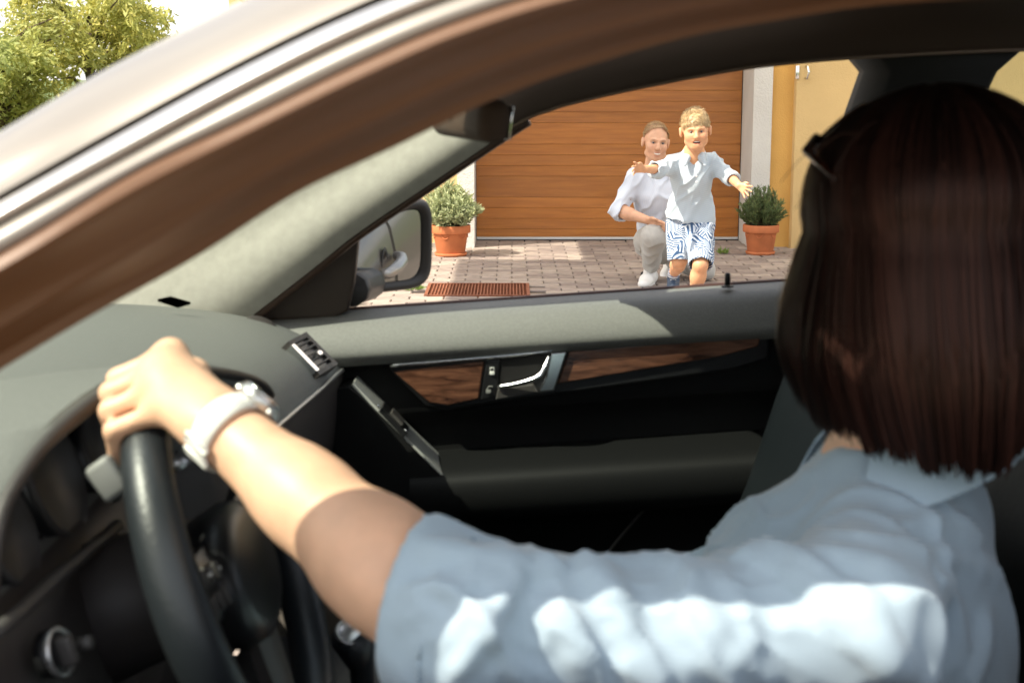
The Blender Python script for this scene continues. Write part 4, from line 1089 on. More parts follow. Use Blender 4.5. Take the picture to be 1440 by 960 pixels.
def shirt_stripe(name, base, stripe, scale, axis, rough=.85, amount=1, trans=0):
    m = M(name, base, rough, sheen=.3, bump=(700, .25, .0006), trans=trans)
    t = m.node_tree; N = t.nodes; L = t.links; b = N['Principled BSDF']
    sp = N.new('ShaderNodeVectorMath'); sp.operation = 'DOT_PRODUCT'; sp.inputs[1].default_value = axis
    L.new(N['Texture Coordinate'].outputs['Object'], sp.inputs[0])
    ml = N.new('ShaderNodeMath'); ml.operation = 'MULTIPLY'; ml.inputs[1].default_value = scale*2*math.pi; L.new(sp.outputs['Value'], ml.inputs[0])
    sn = N.new('ShaderNodeMath'); sn.operation = 'SINE'; L.new(ml.outputs[0], sn.inputs[0])
    mr = N.new('ShaderNodeMapRange'); mr.inputs[1].default_value = -.5; mr.inputs[2].default_value = .5; mr.inputs[4].default_value = amount; L.new(sn.outputs[0], mr.inputs[0])
    mi = N.new('ShaderNodeMix'); mi.data_type = 'RGBA'; mi.inputs[6].default_value = (*base, 1); mi.inputs[7].default_value = (*stripe, 1)
    L.new(mr.outputs[0], mi.inputs[0]); L.new(mi.outputs[2], b.inputs['Base Color'])
    return m
# ------------------------------------------------------------------ the boy, running towards the car
def A(px, py, Y): return np.array(at(px, py, Y))
boy = empty('person', (at(975, 420, 7.95).x, 7.95, 0)); tag(boy, 'boy in pale blue shirt and leaf print shorts running with arms spread', 'person')
hc = A(978, 184, 7.86); S = .90; RB = rot_head(math.radians(-4), math.radians(5), math.radians(-4))
nk = A(975, 219, 7.92); ch = A(973, 247, 7.97); wst = A(971, 293, 8.03)
hL, hR = A(957, 315, 8.05), A(985, 315, 8.03)
sL, sR = A(949, 231, 7.97), A(1000, 229, 7.97)
eL, wL, pL = A(926, 238, 7.83), A(907, 238, 7.70), A(894, 236, 7.655)
eR, wR_, pR = A(1027, 249, 7.88), A(1039, 261, 7.77), A(1048, 267, 7.735)
kR, aR = A(985, 372, 7.80), A(975, 430, 7.90); aR[2] = .075
kL, aL = A(956, 366, 8.0), A(947, 386, 8.34)
h = .0048
F = Field((hc[0]-.48, 7.45, -.02), (hc[0]+.42, 8.55, 1.22), h)
Wb, paint = head_sdf(F, hc, S, RB, 1.3, None, wide=1.07, short=.88)
F.cone(hc+RB@np.array((0, .02, -.06)), nk, .040, .043, .02)
F.cone(nk, ch, .06, .085, .05); F.cone(ch, wst, .085, .08, .05); F.cone(sL, sR, .042, .042, .03)
F.cone(wst, (hL+hR)/2, .08, .085, .04)
for s_, e_, w_ in ((sL, eL, wL), (sR, eR, wR_)):
    F.cone(s_, e_, .036, .028, .02); F.cone(e_, w_, .029, .020, .012)
hand_sdf(F, wL, pL, (-.9, -.45, .05), (.1, -.25, .9), .0068, .052, .5, 1.3, .004)
hand_sdf(F, wR_, pR, (.75, -.45, -.42), (.3, -.2, .9), .0068, .052, .4, 1.4, .004)
for h_, k_, a_ in ((hL, kL, aL), (hR, kR, aR)):
    F.cone(h_, k_, .062, .041, .03); F.cone(k_, k_+(a_-k_)*.35, .040, .041, .02); F.cone(k_+(a_-k_)*.3, a_, .042, .027, .02)
skin_b = np.array((.64, .33, .175)); lipc = np.array((.50, .14, .10)); browc = np.array((.32, .15, .06)); eyec = np.array((.12, .05, .03))
def mkcol(paint, skin, lipc, browc, eyec, bs):
    def col(V):
        l, b, e, c = paint(V); o = np.tile(skin, (len(V), 1))
        o = o*(1-.22*c[:, None])+.22*c[:, None]*np.array((.66, .22, .13))
        for wgt, cc, m in ((l, lipc, .8), (b, browc, bs), (e, eyec, .85)): o = o*(1-(wgt*m)[:, None])+(wgt*m)[:, None]*cc
        return o
    return col
body('body', F, m_skin, boy, 1, col=mkcol(paint, skin_b, lipc, browc, eyec, .55))
face_parts(Wb, S, RB, boy, False, True)
CAPCOL = (.40, .27, .13)
cap_sdf(hc, S, RB, m_hairm, boy, .014, -.016)
short_hair(hc, S, RB, 5200, 5, ((.30, .18, .075), (.66, .48, .25)), .034, .66, boy, lift=.30)
# shirt
m_bshirt = shirt_stripe('pale_blue_linen', (.46, .55, .62), (.52, .59, .64), 90, (.3, 0, 1), trans=.12)
F = Field((hc[0]-.40, 7.6, .45), (hc[0]+.40, 8.3, 1.06), .005)
F.cone(nk+np.array((0, .005, -.015)), ch, .07, .098, .05); F.cone(ch, wst, .102, .105, .05); F.cone(sL, sR, .053, .053, .04)
F.cone(wst, wst+np.array((0, .005, -.075)), .106, .112, .03)
F.cone(wst+np.array((-.045, 0, 0)), wst+np.array((-.045, .0, -.06)), .085, .09, .04); F.cone(wst+np.array((.045, 0, 0)), wst+np.array((.045, .0, -.06)), .085, .09, .04)
for s_, e_, w_ in ((sL, eL, wL), (sR, eR, wR_)):
    m_ = e_+(w_-e_)*.38; F.cone(s_, e_, .050, .043, .03); F.cone(e_, m_, .042, .039, .015); F.cone(m_-(w_-e_)*.14, m_, .043, .044, .006)
    F.cut_ = None
    dv = (w_-e_)/np.linalg.norm(w_-e_)
    F.put(lambda x, y, z, p=m_, n=dv: np.maximum(-((x-p[0])*n[0]+(y-p[1])*n[1]+(z-p[2])*n[2]), np.sqrt((x-p[0])**2+(y-p[1])**2+(z-p[2])**2)-.08), m_-.1, m_+.1, .004, 'sub')
    F.cone(m_-dv*.02, m_+dv*.05, .031, .031, .004, 'sub')
F.cone(nk+np.array((0, -.03, .03)), nk+np.array((0, -.10, .02)), .046, .05, .006, 'sub'); F.cone(nk+np.array((0, -.065, .015)), nk+np.array((.004, -.098, -.085)), .044, .022, .006, 'sub')
F.cone(nk+np.array((0, 0, .03)), nk+np.array((0, 0, .08)), .052, .06, .006, 'sub')
F.cut(wst+np.array((0, 0, -.072)), (-.12, 0, -1))
for sx in (-1, 1):
    F.cone(nk+np.array((sx*.052, .01, .022)), nk+np.array((sx*.040, -.062, -.008)), .011, .016, .012); F.cone(nk+np.array((sx*.040, -.062, -.008)), nk+np.array((sx*.055, -.085, -.045)), .014, .008, .01)
body('shirt', F, m_bshirt, boy, 1, disp=lambda V, n: fold_disp(V, n, .010, 13, 2, ((.6, 0, 1), .4)))
for i in range(2):
    p = nk+np.array((.004, -.125-.006*i, -.105-.03*i)); obj('button', *lathe([(.0003, 0), (.005, 0), (.005, .003), (.0003, .003)], 10, axis_matrix((0, -1, .1)), p), m_icon, boy)
# shorts with a leaf print
m_print = M('leaf_print', (.7, .74, .78), .85, bump=(600, .2, .0005))
t_ = m_print.node_tree; N_ = t_.nodes; L_ = t_.links
vo = N_.new('ShaderNodeTexVoronoi'); vo.inputs['Scale'].default_value = 19; L_.new(N_['Texture Coordinate'].outputs['Object'], vo.inputs['Vector'])
sb = N_.new('ShaderNodeVectorMath'); sb.operation = 'DOT_PRODUCT'; vd = N_.new('ShaderNodeVectorMath'); vd.operation = 'SUBTRACT'; vd.inputs[1].default_value = (.5, .5, .5)
L_.new(vo.outputs['Color'], vd.inputs[0]); L_.new(vd.outputs[0], sb.inputs[0]); L_.new(N_['Texture Coordinate'].outputs['Object'], sb.inputs[1])
ml_ = N_.new('ShaderNodeMath'); ml_.operation = 'MULTIPLY'; ml_.inputs[1].default_value = 1500; L_.new(sb.outputs['Value'], ml_.inputs[0])
sn_ = N_.new('ShaderNodeMath'); sn_.operation = 'SINE'; L_.new(ml_.outputs[0], sn_.inputs[0])
rm_ = N_.new('ShaderNodeValToRGB'); rm_.color_ramp.elements[0].position = .55; rm_.color_ramp.elements[1].position = .72
rm_.color_ramp.elements[0].color = (.04, .095, .20, 1); rm_.color_ramp.elements[1].color = (.62, .67, .72, 1)
mr_n = N_.new('ShaderNodeMapRange'); mr_n.inputs[1].default_value = -1; L_.new(sn_.outputs[0], mr_n.inputs[0]); L_.new(mr_n.outputs[0], rm_.inputs['Fac'])
L_.new(rm_.outputs['Color'], N_['Principled BSDF'].inputs['Base Color'])
F = Field((hc[0]-.25, 7.6, .2), (hc[0]+.25, 8.35, .75), .005)
F.cone(wst+np.array((0, 0, -.03)), (hL+hR)/2, .098, .10, .03)
for h_, k_ in ((hL, kL), (hR, kR)):
    e_ = h_+(k_-h_)*1.02; F.cone(h_, e_, .082, .070, .018)
    dv = (k_-h_)/np.linalg.norm(k_-h_)
    F.put(lambda x, y, z, p=e_, n=dv: np.maximum(-((x-p[0])*n[0]+(y-p[1])*n[1]+(z-p[2])*n[2]), np.sqrt((x-p[0])**2+(y-p[1])**2+(z-p[2])**2)-.10), e_-.12, e_+.12, .004, 'sub')
    F.cone(e_-dv*.03, e_+dv*.06, .058, .062, .004, 'sub')
F.cut(wst+np.array((0, 0, -.02)), (0, 0, 1))
body('shorts', F, m_print, boy, 1, disp=lambda V, n: fold_disp(V, n, .006, 12, 5, ((0, 0, 1), .5)))
# socks and shoes
m_sock = shirt_stripe('striped_sock', (.75, .75, .74), (.12, .2, .4), 55, (0, 0, 1)); m_bshoe = M('navy_shoe', (.03, .055, .10), .6); m_sole = M('white_sole', (.78, .77, .74), .6)
def shoe(a, d, L, sc, mats, parent, lift=0.):
    d = np.array(d, float); d /= np.linalg.norm(d); up = np.array((0, 0, 1.)); up = up-d*(up@d); up /= np.linalg.norm(up); sd = np.cross(d, up)
    F = Field(a-np.array((.2, .2, .16)), a+np.array((.2, .2, .12)), .005)
    c = a-up*.045*sc
    F.cone(c-d*.045*sc, c+d*L*.35, .038*sc, .04*sc, .02); F.cone(c+d*L*.3-up*.006, c+d*L*.62-up*.012*sc, .04*sc, .034*sc, .02, flat=(up, .75))
    F.cone(a+up*.01, c, .036*sc, .04*sc, .02)
    F.cut(c-up*.027*sc, -up); F.cut(a+up*.012*sc, up-d*.3)
    o = body('shoe', F, mats[0], parent, 1)
    pts = []
    for k in range(28):
        q = 2*math.pi*k/28; ln = L*.40; wd = .042*sc*(1+.12*math.cos(q)); pts.append(c-up*.024*sc+d*(L*.27+ln*1.05*math.cos(q))+sd*wd*math.sin(q))
    obj('sole', *loft([[Vector(p) for p in pts], [Vector(p-up*.018*sc) for p in pts]]), mats[1], o, True, 40)
    lac = []
    for i in range(4):
        b = c+d*(L*.12+.02*sc*i)+up*(.040-.004*i)*sc; lac.append(tube([b-sd*.02*sc, b+up*.004, b+sd*.02*sc], .0032*sc, 5))
    obj('lace', *join(*lac), m_sole, o)
    return o
for a_, k_, d_, L_s in ((aL, kL, (-.1, -.8, -.55), .19), (aR, kR, (-.1, -1, -.02), .19)):
    v = (k_-a_)/np.linalg.norm(k_-a_)
    obj('sock', *tube([Vector(a_-v*.01), Vector(a_+v*.03), Vector(a_+v*.075)], [.034, .033, .037], 16), m_sock, boy)
    shoe(a_, d_, L_s, .85, (m_bshoe, m_sole), boy)

# ------------------------------------------------------------------ the father, crouching behind
dad = empty('person', (at(925, 395, 9.1).x, 9.12, 0)); tag(dad, 'man in white shirt and grey trousers crouching behind the boy', 'person')
O = .08
hc = A(922, 200, 8.98+O); S = .98; RD = rot_head(math.radians(6), math.radians(4), math.radians(5))
nk = A(926, 236, 9.05+O); ch = A(924, 272, 9.07+O); pv = A(930, 330, 9.16+O)
sL, sR = A(894, 252, 9.02+O), A(960, 250, 9.10+O)
eL, wL = A(869, 296, 8.96+O), A(909, 309, 8.80+O); pL = A(924, 314, 8.76+O)
eR, wR_ = A(985, 295, 9.0+O), A(962, 300, 8.75+O)
hL, hR = A(912, 340, 9.16+O), A(950, 340, 9.18+O)
kL = A(921, 331, 8.78+O); aL = A(914, 383, 9.12); aL[2] = .085
kR = A(990, 381, 9.13+O); kR[2] = .075; aR = A(941, 384, 9.40+O); aR[2] = .10
F = Field((hc[0]-.42, 8.5, -.02), (hc[0]+.50, 9.75, 1.12), .0052)
Wd, paint = head_sdf(F, hc, S, RD, 0, None)
F.cone(hc+RD@np.array((0, .02, -.06)), nk, .052, .058, .02)
F.cone(nk, ch, .085, .125, .06, flat=((0, 1, 0), .8)); F.cone(ch, pv, .125, .115, .06); F.cone(sL, sR, .055, .055, .04)
for s_, e_, w_ in ((sL, eL, wL), (sR, eR, wR_)):
    F.cone(s_, e_, .05, .04, .03); F.cone(e_, e_+(w_-e_)*.4, .041, .040, .02); F.cone(e_+(w_-e_)*.35, w_, .040, .027, .02)
hand_sdf(F, wL, pL, (.85, -.35, -.25), (.1, -.7, .5), .0098, .085, .22, .5)
hand_sdf(F, wR_, wR_+np.array((-.05, -.06, -.01)), (-.6, -.7, -.1), (.3, -.4, .6), .0098, .085, .4, .4)
for h_, k_, a_ in ((hL, kL, aL), (hR, kR, aR)):
    F.cone(h_, k_, .085, .058, .04); F.cone(k_, a_, .055, .036, .02)
skin_d = np.array((.62, .345, .215))
body('body', F, m_skin, dad, 1, col=mkcol(paint, skin_d, np.array((.42, .15, .11)), np.array((.20, .10, .05)), np.array((.10, .05, .03)), .7))
face_parts(Wd, S, RD, dad, True, False)
CAPCOL = (.42, .255, .125)
cap_sdf(hc, S, RD, m_hairm, dad, .060, -.030)
short_hair(hc, S, RD, 3000, 9, ((.30, .17, .075), (.56, .37, .19)), .015, .20, dad, recede=.9, lift=.45)
m_dshirt = shirt_stripe('white_linen', (.68, .73, .82), (.64, .70, .80), 120, (.9, .3, .2), trans=.1)
F = Field((hc[0]-.45, 8.6, .3), (hc[0]+.40, 9.6, .98), .0055)
F.cone(nk+np.array((0, .01, -.025)), ch, .095, .14, .06); F.cone(ch, pv, .142, .145, .06); F.cone(sL, sR, .068, .068, .05)
for s_, e_, w_ in ((sL, eL, wL), (sR, eR, wR_)):
    m_ = e_+(w_-e_)*.22; F.cone(s_, e_, .062, .055, .04); F.cone(e_, m_, .055, .052, .02)
    dv = (w_-e_)/np.linalg.norm(w_-e_)
    F.cone(m_-dv*.055, m_-dv*.008, .056, .056, .006)
    F.put(lambda x, y, z, p=m_, n=dv: np.maximum(-((x-p[0])*n[0]+(y-p[1])*n[1]+(z-p[2])*n[2]), np.sqrt((x-p[0])**2+(y-p[1])**2+(z-p[2])**2)-.10), m_-.12, m_+.12, .004, 'sub')
    F.cone(m_-dv*.02, m_+dv*.05, .046, .048, .004, 'sub')
F.cone(nk+np.array((0, -.05, .03)), nk+np.array((.004, -.13, -.05)), .05, .014, .012, 'sub'); F.cone(nk+np.array((0, 0, .045)), nk+np.array((0, 0, .10)), .064, .07, .006, 'sub')
for sx in (-1, 1):
    F.cone(nk+np.array((sx*.062, .0, .028)), nk+np.array((sx*.040, -.085, -.005)), .012, .018, .012); F.cone(nk+np.array((sx*.040, -.085, -.005)), nk+np.array((sx*.062, -.11, -.05)), .016, .008, .01)
F.cut(pv+np.array((0, 0, -.02)), (-.1, -.2, -1))
body('shirt', F, m_dshirt, dad, 1, disp=lambda V, n: fold_disp(V, n, .013, 11, 7, ((.5, 0, 1), .45)))
m_trou = M('grey_chinos', (.46, .45, .42), .88, var=(40, .06), bump=(600, .25, .0008))
F = Field((hc[0]-.35, 8.55, -.02), (hc[0]+.50, 9.75, .62), .0055)
F.cone(pv+np.array((0, 0, .02)), (hL+hR)/2, .128, .14, .05)
for h_, k_, a_ in ((hL, kL, aL), (hR, kR, aR)):
    F.cone(h_, k_, .104, .070, .05); F.cone(k_, a_, .069, .054, .03)
    e_ = a_+(k_-a_)*.10; dv = (a_-k_)/np.linalg.norm(a_-k_)
    F.put(lambda x, y, z, p=e_, n=dv: np.maximum(-((x-p[0])*n[0]+(y-p[1])*n[1]+(z-p[2])*n[2]), np.sqrt((x-p[0])**2+(y-p[1])**2+(z-p[2])**2)-.09), e_-.1, e_+.1, .004, 'sub')
body('trousers', F, m_trou, dad, 1, disp=lambda V, n: fold_disp(V, n, .008, 10, 8, ((0, 0, 1), .5)))
obj('belt', *tube([Vector(pv+np.array((.13*math.cos(q), .125*math.sin(q), .015))) for q in np.linspace(0, 2*math.pi, 30)], .012, 8), M('brown_belt', (.12, .06, .03), .5), dad)
m_wshoe = M('white_leather_shoe', (.80, .79, .76), .5, bump=(200, .1))
sh_ = shoe(aL, (-.35, -1, -.05), .27, 1.12, (m_wshoe, m_sole), dad)
for i in range(3):
    b = aL+np.array((-.05-.006*i, -.03-.022*i, -.03)); obj('side_stripe', *tube([Vector(b+np.array((0, .004, .02))), Vector(b+np.array((-.004, -.008, -.018)))], .0045, 6), m_iris, sh_)
shoe(aR, (-.35, -.75, -.55), .26, 1.1, (m_wshoe, m_sole), dad)
# ------------------------------------------------------------------ the driver
drv = empty('person', (.30, 1.27, .42)); tag(drv, 'woman driver with dark bob and striped blue shirt seen from behind', 'person')
hc = np.array((.366, 1.265, 1.160)); S = .98; RW = rot_head(math.pi+.55, math.radians(4), math.radians(2))
NB = np.array((.35, 1.262, .955)); CH = np.array((.31, 1.25, .80)); PV = np.array((.27, 1.27, .50))
SL = np.array((.268, 1.06, .880)); EL = np.array((-.045, .998, .903)); WR0 = A(302, 592, 1.14)
SR = np.array((.385, 1.44, .848)); ER = np.array((.12, 1.50, .665)); WR2 = np.array((-.07, 1.42, .60))
F = Field((-.42, .88, .44), (.56, 1.64, 1.31), .0038)
Ww, paint = head_sdf(F, hc, S, RW, 0, None)
F.cone(hc+RW@np.array((0, .03, -.06)), NB, .048, .056, .03)
F.cone(NB+np.array((0, 0, -.03)), CH, .052, .11, .06); F.cone(CH, PV, .115, .12, .06); F.cone(SL, NB+np.array((0, 0, -.065)), .042, .042, .03); F.cone(SR, NB+np.array((0, 0, -.065)), .042, .042, .03)
fd = (WR0-EL)/np.linalg.norm(WR0-EL)
AM = (SL+EL)/2+np.array((0, .004, -.018)); F.cone(SL, AM, .038, .036, .02); F.cone(AM, EL, .036, .042, .02); F.cone(EL, EL+(WR0-EL)*.30, .0455, .0455, .02); F.cone(EL+(WR0-EL)*.25, EL+(WR0-EL)*.62, .0455, .035, .02); F.cone(EL+(WR0-EL)*.58, WR0, .036, .0265, .02)
F.cone(SR, ER, .048, .042, .03); F.cone(ER, WR2, .042, .028, .02)
hand_sdf(F, WR2, WR2+np.array((-.07, -.02, -.01)), (-1, -.2, -.2), (0, -1, .2), .0088, .075, .3)
# left hand closed over the rim
wa_ = np.array(wa); kns = []
for i, deg in enumerate((103, 110, 117, 123.5)):
    c = np.array(rimp(deg)); ro = (c-np.array(WC)); ro /= np.linalg.norm(ro); r = (.0098, .0100, .0095, .0085)[i]
    K = c+ro*(.030, .032, .030, .026)[i]+wa_*.032
    P1 = c+ro*(.026, .027, .026, .023)[i]-wa_*(.020, .022, .021, .018)[i]; P2_ = c-ro*.008-wa_*.030; P3_ = c-ro*.029-wa_*.018
    kns.append(K)
    F.cone(K, P1, r*1.08, r, .008); F.cone(P1, P2_, r, r*.94, .005); F.cone(P2_, P3_, r*.94, r*.82, .005)
    F.cone(WR0+(kns[0]-K)*.0+np.array((0, .012, .0))*(1.5-i), K, .0165, .0128, .016)
    F.ell(K+ro*.001, (.0115, .0115, .0115), .008)
F.cone(WR0, (kns[1]+kns[2])/2, .024, .019, .02, flat=(np.cross(fd, kns[0]-kns[3]), .8))
T0 = WR0+fd*.02+np.array((.0, .02, -.004)); T1 = np.array(rimp(98))+wa_*.036+np.array((0, .012, -.0)); T2 = np.array(rimp(86))+wa_*.027; T3 = np.array(rimp(78))+wa_*.018-np.array((0, 0, .004))
F.cone(T0, T1, .016, .0135, .012); F.cone(T1, T2, .0125, .011, .006); F.cone(T2, T3, .011, .009, .006)
skin_w = np.array((.74, .44, .29))
def colw(V):
    base = mkcol(paint, skin_w, np.array((.45, .13, .10)), np.array((.05, .03, .02)), np.array((.05, .03, .02)), .8)(V)
    dk = np.min([np.linalg.norm(V-k, axis=1) for k in kns], axis=0); wgt = np.exp(-(dk/.012)**2)[:, None]*.25
    return base*(1-wgt)+wgt*np.array((.62, .25, .15))
body('body', F, m_skin, drv, 2, col=colw)

# shirt
m_wshirt = shirt_stripe('striped_blue_cotton', (.27, .38, .475), (.46, .545, .61), 240, (.12, .35, 1), amount=.85)
F = Field((-.20, .86, .40), (.56, 1.64, 1.02), .0048)
F.cone(NB+np.array((0, 0, -.045)), CH, .076, .130, .07); F.cone(CH, PV, .138, .150, .06)
F.cone(SL, NB+np.array((0, -.01, -.050)), .060, .062, .04); F.cone(SR, NB+np.array((.0, .01, -.055)), .060, .062, .04)
cuff = EL+(WR0-EL)*.15
F.cone(SL, (SL+EL)/2+np.array((0, 0, -.016)), .064, .058, .04); F.cone((SL+EL)/2+np.array((0, 0, -.016)), EL, .058, .060, .02); F.cone(EL, cuff, .061, .0585, .02)
F.cone(EL+(cuff-EL)*-.25, cuff, .0655, .0605, .006)
F.cone(SR, ER, .062, .058, .04); F.cone(ER, ER+(WR2-ER)*.3, .056, .05, .02)
def endcut(F, p, n, R):
    F.put(lambda x, y, z: np.maximum(-((x-p[0])*n[0]+(y-p[1])*n[1]+(z-p[2])*n[2]), np.sqrt((x-p[0])**2+(y-p[1])**2+(z-p[2])**2)-R), p-R-.02, p+R+.02, .004, 'sub')
cn = np.array((-.93, .34, .12)); cn /= np.linalg.norm(cn)
endcut(F, cuff, cn, .10); F.cone(cuff-fd*.03, cuff+fd*.06, .0485, .051, .004, 'sub')
F.cone(NB+np.array((0, 0, .045)), NB+np.array((0, 0, .09)), .060, .066, .01, 'sub')
def surf(px, py):
    for Y in np.arange(.86, 1.20, .0015):
        p = np.array(at(px, py, Y)); i = np.round((p-F.lo)/F.h).astype(int)
        if np.all(i >= 0) and np.all(i < F.n) and F.f[tuple(i)] < 0: return p
    return None
FOLDS = [([(1050, 782), (1095, 790), (1140, 815), (1185, 870), (1240, 915), (1310, 965)], .013), ([(815, 800), (845, 825), (868, 870), (900, 930), (935, 965)], .012), ([(940, 795), (985, 840), (1015, 890), (1080, 955)], .010),
         ([(715, 800), (700, 845), (665, 900), (640, 950)], .011), ([(600, 775), (650, 792), (715, 800), (790, 798)], .009), ([(572, 868), (620, 846), (690, 812)], .008), ([(585, 838), (640, 822), (700, 806)], .007),
         ([(600, 900), (650, 870), (700, 850)], .007), ([(1120, 790), (1180, 785), (1260, 800)], .008), ([(1190, 830), (1225, 880), (1245, 940)], .008), ([(1320, 800), (1345, 850), (1350, 920)], .007), ([(760, 860), (800, 900), (820, 950)], .008),
         ([(1000, 800), (1040, 850), (1060, 920)], .007), ([(1260, 735), (1330, 740), (1420, 765)], .008), ([(1280, 770), (1360, 790), (1430, 840)], .007), ([(1390, 860), (1380, 920), (1360, 960)], .008)]
RAD = []
for pts, rr in FOLDS:
    S3 = [surf(*p) for p in catmull(pts, len(pts)*3)]; S3 = [p for p in S3 if p is not None]
    RAD.append((S3, rr))
for S3, rr in RAD:
    n_ = len(S3)
    for i in range(n_-1):
        t0, t1 = i/(n_-1), (i+1)/(n_-1); r0, r1 = rr*(.35+.65*math.sin(math.pi*(.12+.76*t0))), rr*(.35+.65*math.sin(math.pi*(.12+.76*t1)))
        ins = np.array((0, .45, -.2))*rr
        F.cone(S3[i]+ins, S3[i+1]+ins, r0, r1, .012)
def wfold(V, n):
    V0 = V.copy()
    arm = np.clip((.30-V0[:, 0])/.12, 0, 1)[:, None]
    s1 = fold_disp(V, n, .0075, 15, 3, ((.65, .1, -.75), .28)); s1 = fold_disp(s1, n, .0022, 48, 6, ((.7, .1, -.6), .3))
    s2 = fold_disp(V, n, .008, 13, 4, ((.3, 0, 1), .35))
    out = s1*arm+s2*(1-arm); q = np.clip(((cuff-V0)@cn)/.05, 0, 1); q = np.where(V0[:, 0] < .1, q, 1)[:, None]
    return V0*(1-q)+out*q
body('shirt', F, m_wshirt, drv, 1, disp=wfold)
# collar
rows = []
for q in np.linspace(-.66*math.pi, .70*math.pi, 40):
    d = np.array((math.cos(q), math.sin(q)*.95, 0)); c = NB+np.array((0, 0, .0)); tz = .20*d[0]*.09; f = abs(q)/(.68*math.pi)
    rows.append([Vector(c+d*r+np.array((0, 0, z+.042+tz*1.6-.012*f))) for r, z in ((.064, -.02), (.060, .018), (.064, .027), (.070, .026), (.080, .008), (.097, -.012), (.118, -.034-.012*f**4))])
slab(rows, .004, m_wshirt, 'collar', drv, (0, 0, -1))
# cuff stitching, sleeve tab and buttons
for dd, rr_ in ((.006, .0602), (.044, .0655)):
    cc_ = Vector(cuff-fd*dd); mm_ = axis_matrix(cn)
    obj('seam', *tube([cc_+mm_ @ Vector((math.cos(q)*rr_, math.sin(q)*rr_, 0)) for q in np.linspace(0, 2*math.pi, 50)], .0011, 5), m_wshirt, drv)
bt = at(541, 908, .965)
obj('button', *lathe([(.0004, 0), (.0055, 0), (.0055, .003), (.0004, .0035)], 14, axis_matrix((-.3, -1, .2)), bt), m_icon, drv)
# trousers, mostly out of view
m_tr = M('dark_trousers', (.03, .035, .05), .85)
F = Field((-.62, 1.0, .26), (.46, 1.56, .66), .009)
F.cone(PV, PV+np.array((0, 0, -.02)), .15, .15, .03)
for y in (1.17, 1.37):
    F.cone((.25, y, .50), (-.14, y, .555), .085, .065, .03); F.cone((-.14, y, .555), (-.42, y, .33), .062, .045, .02)
body('trousers', F, m_tr, drv, 1)

# hair: a chin-length bob in strands over a dark under-layer
rng = np.random.default_rng(11)
def hair_path(phi, th0, lay, n=18, jit=0, zend=-.2):
    th = np.linspace(th0, 1.72, 10); P = []
    rx, ry, rz = .114*lay, .124*lay, .104*lay
    ctr = np.array((0, .016, .030))
    for t in th: P.append(ctr+np.array((rx*math.sin(t)*math.sin(phi), ry*math.sin(t)*math.cos(phi), rz*math.cos(t))))
    last = P[-1]; m = n-10
    for i in range(1, m+1):
        f = i/m; g = 1+.36*f**.8-.85*max(0, f-.58)**1.35
        P.append(np.array((last[0]*g, (last[1]-.016)*g+.016, last[2]+(zend-last[2])*f)))
    return np.array(P)
NST = 12000; PS = []; NS_ = []; CR = []
for i in range(NST):
    phi = rng.uniform(-2.25, 2.25); th0 = abs(rng.normal(0, .5))+.04; lay = rng.uniform(.93, 1.025)
    cl = noise.noise(Vector((phi*6.0, 3.3, 0))); cl2 = noise.noise(Vector((phi*26, lay*14, 5)))
    ze = -.180+(.040*min(1, (phi-.55)/1.55)**2 if phi > .55 else min(.085, .042*((.55-phi)/.75)**1.5))+rng.normal(0, .005)+.003*cl2
    if rng.uniform() < .35: ze += rng.uniform(0, .04)
    p = hair_path(phi, min(th0, 1.3), lay*(1+.02*cl+.012*cl2), 18, 0, ze)
    s = np.linspace(0, 1, 18)
    ph2 = .30*cl*s**1.4+.07*cl2*s+.07*np.sin(3*s+phi*3)+.10*s*math.sin(phi*1.3-.4)
    ca, sa = np.cos(ph2), np.sin(ph2); x, y = p[:, 0].copy(), p[:, 1].copy(); p[:, 0] = x*ca-y*sa; p[:, 1] = x*sa+y*ca
    p += rng.normal(0, .0009, 3)
    nn = p-np.array((0, .016, 0)); nn[:, 2] *= .2; nn /= np.linalg.norm(nn, axis=1, keepdims=True)
    PS.append(p); NS_.append(nn)
    f = np.clip(.42+.45*cl+.5*cl2+rng.normal(0, .2), 0, 1); CR.append(np.array((.0035, .0025, .0025))*(1-f)+np.array((.040, .0155, .0115))*f**1.4)
PS = np.einsum('ij,nsj->nsi', RW, np.array(PS)*S)+hc; NS_ = np.einsum('ij,nsj->nsi', RW, np.array(NS_))
wd = np.interp(np.linspace(0, 1, 18), [0, .1, .8, 1], [.0014, .0021, .0021, .0012])
m_whair = M('dark_brown_hair', (.03, .013, .01), .40, attr=True, spec=.35)
m_whair.node_tree.nodes['Principled BSDF'].inputs['Specular Tint'].default_value = (.85, .50, .40, 1)
ribbons('hair', PS, NS_, wd, m_whair, drv, np.array(CR))
rows = []
for phi in np.linspace(-2.25, 2.25, 50):
    p = hair_path(phi, .02, .925, 18, 0, -.165+(.040*min(1, (phi-.55)/1.55)**2 if phi > .55 else min(.085, .042*((.55-phi)/.75)**1.5))); p = (RW@(p*S).T).T+hc; rows.append([Vector(q) for q in p])
slab(rows, .004, M('hair_under', (.010, .006, .005), .6), 'hair_underlayer', drv, (0, 0, -1))
# a few flyaway strands on the window side
fl = []
for i in range(16):
    b = hc+RW@(np.array((rng.uniform(.05, .09), rng.uniform(-.02, .06), rng.uniform(.05, .11)))*S); out = np.array((-rng.uniform(.02, .055), rng.uniform(-.02, .02), rng.uniform(-.03, .04)))
    fl.append([b+out*t+np.array((0, 0, -.05*t*t)) for t in np.linspace(0, 1, 18)])
fl = np.array(fl); ribbons('flyaway_hair', fl, np.tile(np.array((0, -1., 0)), (len(fl), 18, 1)), np.full(18, .0006), m_whair, drv, np.tile(np.array((.02, .01, .008)), (len(fl), 1)))

